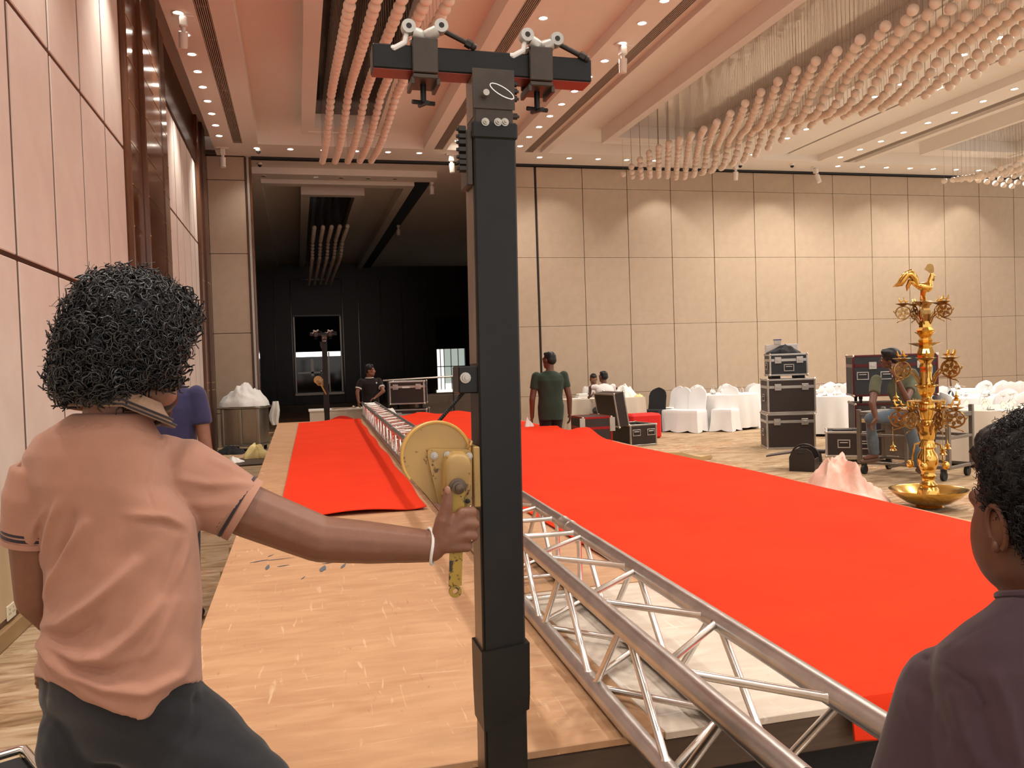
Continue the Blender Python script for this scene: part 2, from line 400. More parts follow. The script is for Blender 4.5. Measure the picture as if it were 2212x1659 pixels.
bl = bs.build('baseboard_left', M['skirting']); bl['kind'] = 'structure'
pil = struct('trim_1')                       # pilaster bank between the two panelled bays
for a, b, x, m in ((10.09, 10.75, .07, 'wood_gloss'), (10.78, 11.45, .13, 'wood_gloss'), (11.48, 12.2, .10, 'wood_gloss'), (12.23, 12.8, .04, 'groove'), (12.83, 13.4, .02, 'wood_gloss')):
    piece(pil, 'pilaster', M[m], (WX - .08, a, 0), (WX + x, b, 6.6), .012)
    zz = .9
    while zz < 6.4:
        piece(pil, 'gold_band', M['gold'], (WX - .05, a + .01, zz), (WX + x + .004, b - .01, zz + .018)); zz += .47
pil2 = struct('trim_2')
for a, b, x, m in ((17.27, 17.75, .06, 'wood_gloss'), (17.78, 18.3, .10, 'groove'), (18.33, 18.86, .06, 'wood_gloss')):
    piece(pil2, 'pilaster', M[m], (WX - .08, a, 0), (WX + x, b, 6.6), .012)
    for zz in (1.25, 1.4, 3.4, 5.2, 5.9): piece(pil2, 'gold_band', M['gold'], (WX - .05, a + .01, zz), (WX + x + .004, b - .01, zz + .02))

# short end wall left of the opening, with the steel jamb
we = struct('wall_end')
piece(we, 'wall_backing', M['groove'], (WX - .06, 18.94, 0), (-.93, 19.3, 6.25))
ze = [0, .72, 2.43, 4.13, 5.7, 6.2]
for j in range(5): piece(we, 'wall_panel', M['wall_fabric'], (-1.70, 18.89, ze[j] + .006), (-.935, 18.95, ze[j + 1] - .006), .006)
jm = struct('trim_3')
piece(jm, 'jamb', M['groove'], (-.93, 18.87, 0), (-.90, 19.3, 6.2), .004)
piece(jm, 'jamb', M['stainless'], (-.895, 18.88, 0), (-.84, 19.28, 6.2), .004)
piece(jm, 'jamb', M['wood_gloss'], (-.835, 18.88, 0), (-.79, 19.3, 6.2), .004)

# folding partition: separate fabric panels hung from a black track
wb = struct('wall_back')
piece(wb, 'wall_backing', M['black_gap'], (4.98, 18.95, 0), (22, 19.1, 6.2))
xs = [5.01, 5.52] + [5.565 + 1.131 * k for k in range(15)]
zb = [.02, .80, 2.43, 4.04, 5.67, 6.15]
for i in range(len(xs) - 1):
    if i == 1: continue
    for j in range(5):
        piece(wb, 'wall_panel', M['wall_fabric'], (xs[i] + .007, 18.90, zb[j] + .003), (xs[i + 1] - .007, 18.96, zb[j + 1] - .003), .005)
piece(wb, 'partition_track', M['black_gap'], (-.79, 18.86, 6.16), (22, 19.0, 6.30))

# ceiling: low soffits with lights, raised strips, coffers, hanging frames with polished ceilings
ce = struct('ceiling')
def slab(name, m, x0, x1, y0, y1, z, z1=6.95, ch=0): return piece(ce, name, M[m], (x0, y0, z), (x1, y1, z1), ch)
Y0 = -3.0
slab('ceiling_cove', 'ceil', -1.82, -1.48, Y0, 18.86, 6.6)
slab('soffit', 'ceil', -1.48, -1.08, Y0, 17.85, ZC)
slab('soffit', 'ceil', -1.48, 22, 17.85, 18.86, ZC)
slab('soffit', 'ceil', -.90, -.60, Y0, 17.85, ZC)
def coffer(x0, x1, fx0, fx1, fin, fend, cend, mirror):
    slab('coffer_ceiling', 'ceil', x0, x1, Y0, cend, 6.50)
    for a, b in ((fx0, fx0 + fin), (fx1 - fin, fx1)): piece(ce, 'coffer_frame', M['ceil'], (a, Y0, ZC), (b, fend, 6.5))
    piece(ce, 'coffer_frame', M['ceil'], (fx0 + fin, fend - .42, ZC), (fx1 - fin, fend, 6.5))
    piece(ce, 'coffer_lip', M['ceil'], (fx0 + .0, Y0, ZC - .025), (fx0 + .12, fend, ZC - .001))
    piece(ce, 'coffer_lip', M['ceil'], (fx1 - .12, Y0, ZC - .025), (fx1, fend, ZC - .001))
    piece(ce, 'coffer_lip', M['ceil'], (fx0 + .121, fend - .12, ZC - .025), (fx1 - .121, fend, ZC - .001))
    piece(ce, 'polished_panel', M[mirror], (fx0 + fin, Y0, 6.46), (fx1 - fin, fend - .42, 6.498))
coffer(-.60, 2.78, .25, 1.92, .24, 16.87, 17.85, 'mirror_dark')
coffer(5.55, 9.55, 6.43, 8.70, .20, 16.85, 17.85, 'mirror')
coffer(13.55, 17.6, 14.42, 17.0, .20, 16.9, 17.85, 'mirror')
slab('soffit', 'ceil', 2.78, 3.00, Y0, 17.85, ZC)
slab('soffit', 'ceil', 3.19, 3.28, Y0, 17.85, ZC)
slab('raised_ceiling', 'ceil', 3.28, 4.53, Y0, 17.85, 6.37)
slab('soffit', 'ceil', 4.53, 5.00, Y0, 17.85, ZC)
slab('ceiling_cove', 'ceil', 5.20, 5.38, Y0, 17.85, 6.30)
slab('soffit', 'ceil', 5.38, 5.55, Y0, 17.85, ZC)
slab('soffit', 'ceil', 9.55, 10.75, Y0, 17.85, ZC)
slab('raised_ceiling', 'ceil', 10.75, 11.48, Y0, 17.85, 6.37)
slab('track_slot', 'black_gap', 11.48, 11.55, Y0, 17.85, 6.40)
slab('raised_ceiling', 'ceil', 11.55, 12.36, Y0, 17.85, 6.37)
slab('soffit', 'ceil', 12.36, 13.00, Y0, 17.85, ZC)
slab('ceiling_cove', 'ceil', 13.20, 13.38, Y0, 17.85, 6.30)
slab('soffit', 'ceil', 13.38, 13.55, Y0, 17.85, ZC)
slab('soffit', 'ceil', 17.6, 22, Y0, 17.85, ZC)
def grille(n, x0, x1, y0, y1):
    piece(ce, 'air_slot', M['black_gap'], (x0, y0, 6.26), (x1, y1, 6.3))
    g = MB(); k = 7
    for i in range(k): x = x0 + (x1 - x0) * (i + .5) / k; g.b2((x - .006, y0, 6.215), (x + .006, y1, 6.262))
    y = y0
    while y < y1: g.b2((x0, y, 6.225), (x1, y + .012, 6.25)); y += 1.1
    o = g.build('air_grille', M['grille'], ce); o['kind'] = 'stuff'
for x0, x1 in ((-1.08, -.90), (3.00, 3.19), (5.00, 5.20), (13.0, 13.2)): grille(0, x0, x1, Y0, 17.85)

# unlit hall beyond the opening
dk = struct('wall_far')
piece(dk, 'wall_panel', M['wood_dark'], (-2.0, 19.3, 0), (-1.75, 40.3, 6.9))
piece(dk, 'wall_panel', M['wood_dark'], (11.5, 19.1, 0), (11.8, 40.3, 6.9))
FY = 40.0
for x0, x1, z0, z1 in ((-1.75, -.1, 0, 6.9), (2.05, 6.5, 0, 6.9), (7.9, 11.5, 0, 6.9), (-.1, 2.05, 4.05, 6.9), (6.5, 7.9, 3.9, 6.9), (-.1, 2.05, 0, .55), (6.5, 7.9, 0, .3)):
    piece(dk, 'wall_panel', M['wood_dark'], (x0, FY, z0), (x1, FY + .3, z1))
for x in (-.95, -.2, 2.12, 2.85, 3.9, 4.9, 6.0): piece(dk, 'wood_rib', M['wood_gloss'], (x, FY - .05, 0), (x + .05, FY + .02, 5.75), .01)
piece(dk, 'wood_rib', M['wood_gloss'], (-.1, FY - .05, 5.72), (2.05, FY + .02, 5.80), .01)
piece(dk, 'wood_rib', M['wood_gloss'], (-.1, FY - .05, 4.08), (2.05, FY + .02, 4.13), .01)
cd = struct('ceiling_far')
def dslab(name, m, x0, x1, y0, y1, z, z1=6.95): return piece(cd, name, M[m], (x0, y0, z), (x1, y1, z1))
dslab('raised_ceiling', 'ceil', -2, 3.5, 19.0, 20.49, 6.36)
dslab('soffit', 'ceil', -1.2, 3.5, 20.49, 21.0, ZC)
dslab('raised_ceiling', 'ceil', -1.2, 3.5, 21.0, 21.51, 6.31)
dslab('soffit', 'ceil', -.68, 2.85, 21.51, 21.85, ZC)
dslab('soffit', 'ceil', -2.0, -.68, 21.0, 40, ZC)
dslab('soffit', 'ceil', 2.85, 3.08, 21.51, 40, ZC)
dslab('air_slot', 'black_gap', 3.08, 3.5, 21.51, 40, 6.3)
dslab('raised_ceiling', 'ceil', 3.5, 11.8, 19.0, 40, 6.37)
dslab('coffer_ceiling', 'ceil', -.68, 2.85, 21.85, 40, 6.5)
for x0, x1, y0, y1 in ((.27, .5, 22.82, 39), (1.68, 1.92, 22.82, 39), (.5, 1.68, 22.82, 23.1)): piece(cd, 'coffer_frame', M['ceil'], (x0, y0, ZC), (x1, y1, 6.5))
piece(cd, 'polished_panel', M['mirror_dark'], (.5, 23.1, 6.46), (1.68, 39, 6.498))
M['glow_white'] = mat('daylight_strip', (1, 1, 1), .5, emit=((1, 1, .95), 2.2))
M['glow_grey'] = mat('lit_curtain', (.5, .55, .5), .8, emit=((.60, .68, .60), .42))
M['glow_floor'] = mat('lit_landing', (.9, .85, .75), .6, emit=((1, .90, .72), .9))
M['pane'] = mat('dark_pane', (.012, .012, .014), .06)
w1 = struct('window_1')
piece(w1, 'window_frame', M['stainless'], (-.10, FY - .03, .50), (-.04, FY + .1, 4.05)); piece(w1, 'window_frame', M['stainless'], (1.99, FY - .03, .50), (2.05, FY + .1, 4.05))
piece(w1, 'window_frame', M['stainless'], (1.42, FY + .04, .50), (1.47, FY + .1, 2.4)); piece(w1, 'window_sill', M['stainless'], (-.15, FY - .25, .40), (2.1, FY + .02, .55), .02)
piece(w1, 'window_pane', M['pane'], (-.04, FY + .11, .5), (2.0, FY + .13, 2.2))
piece(w1, 'roller_blind', M['black_cloth'], (-.04, FY + .02, 2.42), (1.99, FY + .05, 4.05))
piece(w1, 'lit_canopy', M['glow_white'], (0.0, FY + .2, 2.20), (1.35, FY + .22, 2.43))
for x, z0, z1 in ((.62, 1.3, 2.1), (1.3, .9, 2.15), (.02, 1.42, 1.50)): piece(w1, 'outdoor_post', M['alu_dull'], (x, FY + .07, z0), (x + (.12 if z1 > 1.6 else 1.2), FY + .1, z1))
w2 = struct('window_2')
piece(w2, 'roller_blind', M['black_cloth'], (6.5, FY + .02, 2.38), (7.9, FY + .06, 3.9))
piece(w2, 'window_pane', M['glow_grey'], (6.9, FY + .2, .72), (7.9, FY + .22, 2.38))
piece(w2, 'lit_landing', M['glow_floor'], (6.45, FY - .1, .30), (7.95, FY + .18, .42))
for x in (6.5, 6.68, 6.86, 7.2, 7.55): piece(w2, 'window_frame', M['alu_dull'], (x, FY + .05, .42), (x + .035, FY + .1, 2.38))
piece(w2, 'window_frame', M['alu_dull'], (6.5, FY + .05, 1.52), (7.9, FY + .1, 1.56))

# ------------------------------------------------------------------ ceiling fittings
rim = MB().lathe([(.058, 0), (.075, 0), (.075, -.012), (.058, -.008)], 16, cap=False); rim_me = rim.mesh('lamp_rim', M['white_paint'])
dif_me = MB().lathe([(.001, -.004), (.058, -.004), (.058, .01)], 14).mesh('diffuser', M['lamp_glow'])
off_me = MB().lathe([(.001, -.004), (.058, -.004), (.058, .01)], 14).mesh('reflector', M['chrome'])
def downlight(x, y, z, label, group):
    t = thing('downlight', label, 'ceiling light', (x, y, z), 0, group)
    link('lamp_rim', rim_me, t); link('reflector', off_me, t) if 'unlit' in label else link('diffuser', dif_me, t)
def row(label, group, pts, z=ZC):
    for x, y in pts: downlight(x, y, z, label, group)
row('round recessed downlight in the soffit row along the panelled left wall', 'downlights above the left wall', [(-1.3, 17.3 - .725 * k) for k in range(10)])
row('round recessed downlight in the row left of the big globe chandelier', 'downlights left of the big chandelier', [(4.77, 17.33 - .725 * k) for k in range(12)])
row('round recessed downlight on the raised strip behind the tower top', 'downlights on the raised strip', [(3.49, 17.97 - 2.24 * k - .3 * (k == 0)) for k in range(4)], 6.37)
row('round recessed downlight in the row right of the big globe chandelier', 'downlights right of the big chandelier', [(10.33, 17.4 - .70 * k) for k in range(12) if k != 1])
row('round recessed downlight in the far right row beyond the ceiling slot', 'downlights beyond the ceiling slot', [(12.63, 17.38 - .71 * k) for k in range(9)])
row('round recessed downlight close above the beige partition wall', 'downlights above the partition', [(5.46 + .70 * k, 18.22) for k in range(18) if not 4 < k < 11])
row('round recessed downlight above the opening to the dark hall', 'downlights above the opening', [(-.64 + .675 * k, 18.16) for k in range(6)])
row('unlit small downlight in the dark hall ceiling', 'unlit downlights of the dark hall', [(-.6, 20.75), (.6, 20.75), (1.2, 20.75), (1.85, 20.75), (2.5, 20.75)])
def spotlight(x, y, z, rz, tilt, label):
    t = thing('ceiling_spotlight', label, 'spotlight', (x, y, z), rz)
    MB().b2((-.13, -.05, -.025), (.13, .05, 0), .008).build('mount_plate', M['white_paint'], t)
    MB().b2((-.05, -.055, -.16), (.05, .055, -.026), .015).build('driver_box', M['white_paint'], t)
    d = Vector((0, math.sin(tilt), -math.cos(tilt))); p = Vector((0, 0, -.15))
    MB().tube([p, p + d * .06, p + d * .062, p + d * .26, p + d * .262, p + d * .20], [.03, .03, .062, .055, .045, .03], 14).build('lamp_head', M['white_paint'], t, True)
for px, py, z, rz, tl, lb in ((395, 32, ZC, .2, .5, 'white adjustable spotlight on the soffit at top left'), (1345, 96, ZC, .2, .05, 'white spotlight hanging right of the tower crossbar'), (2022, 146, 6.37, .3, -.3, 'white spotlight beside the black ceiling slot'), (480, 319, ZC, .1, -.15, 'white spotlight at the corner over the end wall'), (975, 333, ZC, .1, -.1, 'white spotlight behind the tower bolts'), (1762, 361, ZC, .3, -.4, 'white spotlight over the partition right of the domed camera'), (1589, 352, ZC, 0, .1, 'white spotlight at the right end of the globe cluster'), (932, 385, 6.36, 0, 0, 'white spotlight in the dark hall near the opening'), (860, 482, 6.37, 0, 0, 'unlit spotlight deeper in the dark hall ceiling')):
    p = onz(px, py, z); spotlight(p.x, p.y, z, rz, tl, lb)
for px, py, z, lb in ((558, 322, ZC, 'small domed camera beside the first light over the opening'), (561, 352, 6.36, 'small domed camera in the dark hall ceiling'), (1711, 354, ZC, 'small domed camera above the partition joint'), (1599, 354, ZC, 'tiny dark domed camera beside the spotlight over the globes')):
    p = onz(px, py, z); t = thing('dome_camera', lb, 'camera', p)
    MB().lathe([(.06, 0), (.06, -.03), (.05, -.045)], 16).build('camera_base', M['white_paint'], t, True)
    MB().ell((0, 0, -.05), .045).build('camera_dome', M['rubber'], t, True)

# ------------------------------------------------------------------ globe chandeliers
gl_me = MB().ell((0, 0, 0), .063, nu=16, nv=11).mesh('globe', M['globe'], True)
gl2_me = MB().ell((0, 0, 0), .066, nu=16, nv=11).mesh('globe', M['globe'], True)
cap_me = MB().lathe([(.012, .060), (.016, .064), (.010, .078)], 8).mesh('globe_cap', M['wire'])
def lerp(tab, x):
    for (a, b), (c, d) in zip(tab, tab[1:]):
        if x <= c: return b + (d - b) * (x - a) / (c - a)
    return tab[-1][1]
def chandelier(name, label, pts, me, ztop, c):
    t = thing(name, label, 'chandelier', c)
    pts = sorted(pts, key=lambda p: Vector((p[0], p[1], p[2] - EYE)).length); w = MB(); rest = MB(); c = Vector(c)
    for i, p in enumerate(pts):
        q = Vector(p) - c; w.tube([q + Vector((0, 0, .06)), Vector((q.x, q.y, ztop - c.z))], .0022, 3, cap=False)
        if i < 290: link('globe', me, t, q)
        else: rest.ell(q, .064, nu=12, nv=8)
    o = w.build('hanging_wires', M['wire'], t); o['kind'] = 'stuff'
    if rest.v: o = rest.build('far_globes', M['globe'], t, True); o['kind'] = 'stuff'
    return t
Z1 = [(2, 5.0), (8.2, 5.08), (9.9, 5.27), (11.3, 5.44), (12.3, 5.52), (13.2, 5.46), (14.4, 5.42), (15.4, 5.47), (16.7, 5.60)]
pts = []
for r, X in enumerate((.62, .86, 1.10, 1.33, 1.55)):
    k = 0
    while 16.6 - .225 * k > 4.5: Y = 16.6 - .225 * k; pts.append((X, Y, lerp(Z1, Y) + .02 * r * .5)); k += 1
chandelier('globe_chandelier', 'chandelier of five rows of frosted globes under the dark slatted ceiling above the runway', pts, gl_me, 6.45, (1.08, 10, 6.4))
pts = []
for j in range(58):
    Y = 16.55 - .225 * j
    for i in range(10):
        X = 6.78 + .2 * i + (.1 if j % 2 else 0); k = min(1, max(0, (13.2 - Y) / 3.8))
        z = 5.50 + .06 * math.sin(2 * PI * (Y / 4.6 + (X - 7) / 3.4)) + .03 * math.sin(2 * PI * (X - 6.9) / 1.1 + Y) - .10 * k - .28 * k * (X - 6.8) / 1.9
        pts.append((X, Y, z))
chandelier('globe_chandelier', 'largest chandelier, a wavy cloud of hanging frosted globes under a polished ceiling', pts, gl2_me, 6.45, (7.6, 10, 6.4))
pts = []
for j in range(16):
    Y = 16.5 - .27 * j
    for i in range(9): X = 14.75 + .24 * i + (.12 if j % 2 else 0); pts.append((X, Y, 5.48 + .07 * math.sin(2 * PI * (Y / 4 + X / 3))))
chandelier('globe_chandelier', 'partly cut off globe chandelier at the right edge over the partition', pts, gl2_me, 6.45, (15.8, 14, 6.4))
pts = []
for r, X in enumerate((.62, .86, 1.10, 1.33, 1.55)):
    for k in range(44): Y = 24.5 + .3 * k; pts.append((X, Y, 5.62 - (.32 if k > 14 else .32 * max(0, (k - 9)) / 5) + .04 * r * .3))
chandelier('globe_chandelier', 'dim chandelier of five globe rows inside the dark hall', pts, gl_me, 6.45, (1.08, 28, 6.4))
# ------------------------------------------------------------------ stage, carpets
SZ = .65
st = thing('runway_stage', 'long low runway stage of worn plywood sheets on timber framing', 'stage', (0, 0, 0))
colx = [-.385, .872, 2.10, 3.30, 3.56]
rowy = [[1.96, 4.70, 7.14, 9.82, 12.3, 14.4, 15.85], [1.96, 3.33, 5.77, 8.21, 10.65, 13.1, 15.85], [1.96, 3.33, 5.77, 8.21, 10.65, 13.1, 15.85], [1.96, 5.5, 9.0, 12.5, 15.85]]
for i in range(4):
    for j in range(len(rowy[i]) - 1):
        dz = random.uniform(-.0015, .0015) - (.003 if (i, j) == (1, 0) else 0)
        piece(st, 'plywood_sheet', M['ply_white' if i in (1, 2) and j == 0 else 'ply'], (colx[i] + .0015, rowy[i][j] + .0015, SZ - .02 + dz), (colx[i + 1] - .0015, rowy[i][j + 1] - .0015, SZ + dz), .002)
piece(st, 'front_beam', M['timber_dark'], (-.37, 1.965, SZ - .12), (3.54, 2.01, SZ - .024), .004)
piece(st, 'front_shade_sheet', M['black_cloth'], (-.36, 2.02, .01), (3.5, 2.03, SZ - .1))  # dark sheet added to stand for the shadow under the stage front
for y in (3.0, 4.5, 5.3, 6.6, 8.1, 9.6, 10.3, 12.6, 13.6, 14.3, 15.0):
    k = .02 + .12 * random.random(); zz = SZ - random.choice((.06, .10, .16, .34, .42))
    piece(st, 'frame_beam', M[random.choice(('timber', 'timber_dark', 'timber'))], (-.385 - k, y, zz - .05), (3.5, y + .09, zz), .004)
for y in (2.2, 4.6, 7.0, 9.4, 11.8, 14.2, 15.6):
    for x in (-.3, 1.5, 3.4): piece(st, 'stage_leg', M['timber_dark'], (x, y, 0), (x + .08, y + .08, SZ - .13), .004)
def bump(x, y, cx, cy, sx, sy, a): return a * math.exp(-((x - cx) / sx) ** 2 - ((y - cy) / sy) ** 2)
def red_z(x, y):
    z = .006 + bump(x, y, 3.5, 10.0, .28, .42, .10) + bump(x, y, 3.2, 11.3, .9, .10, .035) + bump(x, y, 2.6, 9.1, .9, .09, .022) + bump(x, y, 2.3, 7.6, .7, .07, .012)
    z += .004 * math.sin(x * 5 + y * 2.1) * math.sin(y * 1.7) + .004
    if y > 15.6: z += .035 * (y - 15.6) / .45 * (1 + math.sin(x * 9)) * .7
    return z
def carpet(name, x0f, x1f, y0, y1, zf, nx, ny, drop=0):
    th = .006
    def top(u, v):
        y = y0 + (y1 - y0) * v; x = x0f(y) + (x1f(y) - x0f(y)) * u; return Vector((x, y, SZ + zf(x, y) + th))
    mb = MB(); A = [[top(i / nx, j / ny) for i in range(nx + 1)] for j in range(ny + 1)]
    if drop:
        A.insert(0, [Vector((p.x + .004 * math.sin(p.x * 20), y0 - .012, SZ - .01)) for p in A[0]]); A.insert(0, [Vector((p.x, y0 - .02 - .01 * math.sin(p.x * 9), SZ - drop - .02 * math.sin(p.x * 4))) for p in A[0]])
    loops = []
    for r in A: loops.append(r + [Vector((p.x, p.y + (.006 if p.z < SZ else 0), p.z - th)) for p in r[::-1]])
    mb.rings(loops)
    return mb.build(name, M['felt_red'], None, True, ang=50)
o = carpet('red_carpet', lambda y: 1.385 + .02 * math.sin(y * .8), lambda y: 3.50 + .03 * math.sin(y * 1.3), 1.95, 16.05, red_z, 28, 110, .10)
tag(o, 'wide red felt carpet covering the right of the runway with a rumpled far edge', 'carpet')
def red2(x, y):
    z = .004 + .003 * math.sin(x * 6 + y) * math.sin(y * 2.3)
    if y < 5.75: z += .022 * (5.75 - y) / .25 * max(0, math.sin((x - .05) * 5.2)) + .004
    z += bump(x, y, .80 + .028 * (y - 5.5), y, .05, 1, .012)
    if y > 15: z += .05 * (y - 15) / .5 * bump(x, y, .75, 15.4, .3, .5, 1)
    return z
o = carpet('red_carpet', lambda y: -.155 + .0145 * (y - 5.5), lambda y: .80 + .026 * (y - 5.5) + .01 * math.sin(y * 3), 5.5, 15.45, red2, 22, 90)
tag(o, 'narrow red felt carpet strip left of the truss with a curled front edge', 'carpet')
fo = MB().grid(lambda u, v: Vector((.55 + .5 * u, 15.35 + .35 * v + .04 * math.sin(u * 7), SZ + .02 + .075 * math.sin(PI * v) * math.sin(PI * min(1, u * 1.1 + .05)))), 14, 8)
tag(fo.build('carpet_fold', M['felt_dark'], None, True), 'dark folded-over end of felt at the far end of the narrow carpet', 'carpet')

# ------------------------------------------------------------------ aluminium box truss
TX, TA, TW, TZ = .776, .029, .246, SZ + .0265
tdir = Vector((math.sin(TA), math.cos(TA), 0)); tsd = Vector((math.cos(TA), -math.sin(TA), 0)); tup = Vector((0, 0, 1))
tr = thing('box_truss', 'long four-chord aluminium box truss lying on the runway stage', 'truss', (TX, 2.05, TZ), -TA)
J = [.34, 3.31, 6.23, 9.15, 12.07, 14.99, 16.45]            # section joints along the truss (world Y)
corner = {'BL': (0, 0), 'BR': (TW, 0), 'TL': (0, TW), 'TR': (TW, TW)}
ch_me = {}
for a, b in zip(J, J[1:]):
    a = max(a, 1.15)
    for k, (x, z) in corner.items():
        L_ = round(b - a - .012, 3)
        if L_ not in ch_me: ch_me[L_] = MB().tube([(0, 0, 0), (0, L_, 0)], .0258, 18).mesh('chord', M['alu'], True, 40)
        link('chord', ch_me[L_], tr, (x, a + .006 - 2.05, z))
cp = MB().tube([(0, -.062, 0), (0, -.058, 0), (0, -.05, 0), (0, -.046, 0), (0, .046, 0), (0, .05, 0), (0, .058, 0), (0, .062, 0)], [.026, .0285, .0285, .0268, .0268, .0285, .0285, .026], 18).mesh('coupler', M['alu_dull'], True, 40)
for j in J[1:-1]:
    for x, z in corner.values(): link('coupler', cp, tr, (x, j - 2.05, z))
br_me = {}
def brace(p, q):
    d = tuple(round(v, 3) for v in (Vector(q) - Vector(p)))
    if d not in br_me:
        v = Vector(d); n = v.normalized(); e = .022
        br_me[d] = MB().tube([n * e, n * (e + .006), n * (e + .012), v - n * (e + .012), v - n * (e + .006), v - n * e], [.0135, .0128, .0098, .0098, .0128, .0135], 10).mesh('brace', M['alu_brace'], True, 40)
    link('brace', br_me[d], tr, p)
for a, b in zip(J, J[1:]):
    n = round((b - a - .4) / .281); n = n if n % 2 else n + 1; stp = (b - a - .42) / n
    for fi, (c0, c1) in enumerate((('TR', 'TL'), ('BR', 'BL'), ('TL', 'BL'), ('TR', 'BR'))):
        for e in (a + .16, b - .16):
            if e > 1.2: brace((corner[c0][0], e - 2.05, corner[c0][1]), (corner[c1][0], e - 2.05, corner[c1][1]))
        for k in range(n):
            ya, yb = b - .21 - stp * k, b - .21 - stp * (k + 1)
            s, t = (c0, c1) if k % 2 == 0 else (c1, c0)
            if yb < 1.2: continue
            brace((corner[s][0], ya - .02 - 2.05, corner[s][1]), (corner[t][0], yb + .02 - 2.05, corner[t][1]))

# ------------------------------------------------------------------ lifting tower with hand winch
TWX, TWY, LEAN = .404, 1.822, .0137
tw = thing('lifting_tower', 'black steel lifting tower with yellow hand winch at the near end of the truss', 'truss tower', (TWX, TWY, 0))
tw.rotation_euler = (0, LEAN, 0)
def tl(px, py, Y):
    p = ony(px, py, Y); return Vector((p.x - TWX - LEAN * p.z, p.y - TWY, p.z))
def tb(name, m, lo, hi, ch=.003, par=None): return MB().b2(lo, hi, ch).build(name, M[m], par or tw)
tb('base_plate', 'tower_black', (-.13, -.13, 0), (.13, .13, .015))
tb('outer_post', 'tower_black', (-.047, -.047, .015), (.047, .047, 2.115), .004)
tb('lit_side_strip', 'tower_lit_side', (-.0485, -.036, .02), (-.0465, .040, 1.28), .0008)  # thin plate added to paint the light caught by the post's side
tb('lit_side_strip', 'tower_lit_side', (-.0485, -.036, 1.60), (-.0465, .040, 2.0), .0008)
tb('inner_post', 'tower_brown', (-.043, -.043, 2.0), (.043, .043, 2.232), .003)
tb('inner_lit_strip', 'tower_lit_side', (-.0445, -.03, 2.135), (-.0425, .035, 2.225), .0008)  # same painted side light on the inner post
tb('top_collar', 'tower_black', (-.051, -.051, 2.085), (.051, .051, 2.122), .004)
z0, z1 = tl(1080, 1560, 1.77).z, tl(1080, 1400, 1.77).z
MB().rings([[Vector((sx * (.047 + k), sy * (.047 + k), z + (.02 if sx > 0 else -.02) * (1 if i < 1 else .3))) for sx, sy in ((-1, -1), (1, -1), (1, 1), (-1, 1))] for i, (z, k) in enumerate(((z0, .004), (z0 + .05, .006), (z1, .007)))]).build('lower_sleeve', M['tower_black'], tw)
YB = TWY - .030
pl, pr_ = tl(805, 121, YB), tl(1278, 149, YB)
zc = (pl.z + pr_.z) / 2
bar = MB().b2((pl.x, -.030, zc - .026), (pr_.x, .030, zc + .026), .003).build('crossbar', M['tower_black'], tw)
MB().b2((pl.x + .002, -.028, zc - .0275), (pr_.x - .002, .028, zc - .0262)).build('reflected_red_underside', mat('red_reflection', (.20, .022, .014), .4), bar)  # red reflection under the bar, painted as a coloured sheet
tb('bar_socket', 'tower_brown', (-.047, -.046, 2.15), (.047, -.0435, zc - .018), .001)
bt_me = MB().lathe([(.0065, 0), (.0065, .012), (.003, .0125), (.003, .016)], 6).mesh('bolt', M['bolt_dark'])
btz_me = MB().lathe([(.011, 0), (.011, .003), (.0075, .0035), (.0075, .010), (.004, .0105), (.004, .016)], 12).mesh('bolt', M['bolt'], True, 40)
def bolt(me, loc, rot, par=tw, s=1):
    o = link('bolt', me, par, loc); o.rotation_euler = rot; o.scale = (s,) * 3; return o
flange = tb('bolt_flange', 'tower_brown', (-.062, -.04, 1.985), (-.0465, .03, 2.105), .003)
for px, py in ((985, 280), (978, 295), (984, 308), (988, 324), (990, 340), (992, 352), (984, 365)):
    p = tl(px + 8, py, TWY - .03); bolt(bt_me, (-.061, p.y, p.z), (0, -PI / 2, 0), tw, 1.3)
for py in (180, 196, 212, 250):
    p = tl(1105, py, TWY - .03); bolt(bt_me, (.0425, -.028, p.z), (0, PI / 2, 0), tw, 1.1)
for px in (1048, 1075, 1090):
    p = tl(px, 264, TWY - .05); bolt(btz_me, (p.x, -.0505, p.z), (PI / 2, 0, 0), tw, .8)
p = tl(1046, 206, TWY - .045)
MB().cyl(p + Vector((0, .01, 0)), p + Vector((0, -.022, 0)), .007, 12).build('locking_pin', M['bolt'], tw, True)
MB().tube([p + Vector((.004 + .030 + .026 * math.cos(a) , -.022, .004 + .010 * math.sin(a) - .012 * math.cos(a))) for a in [2 * PI * k / 20 for k in range(20)]], .0017, 6, True).build('pin_ring', M['chrome'], tw, True)
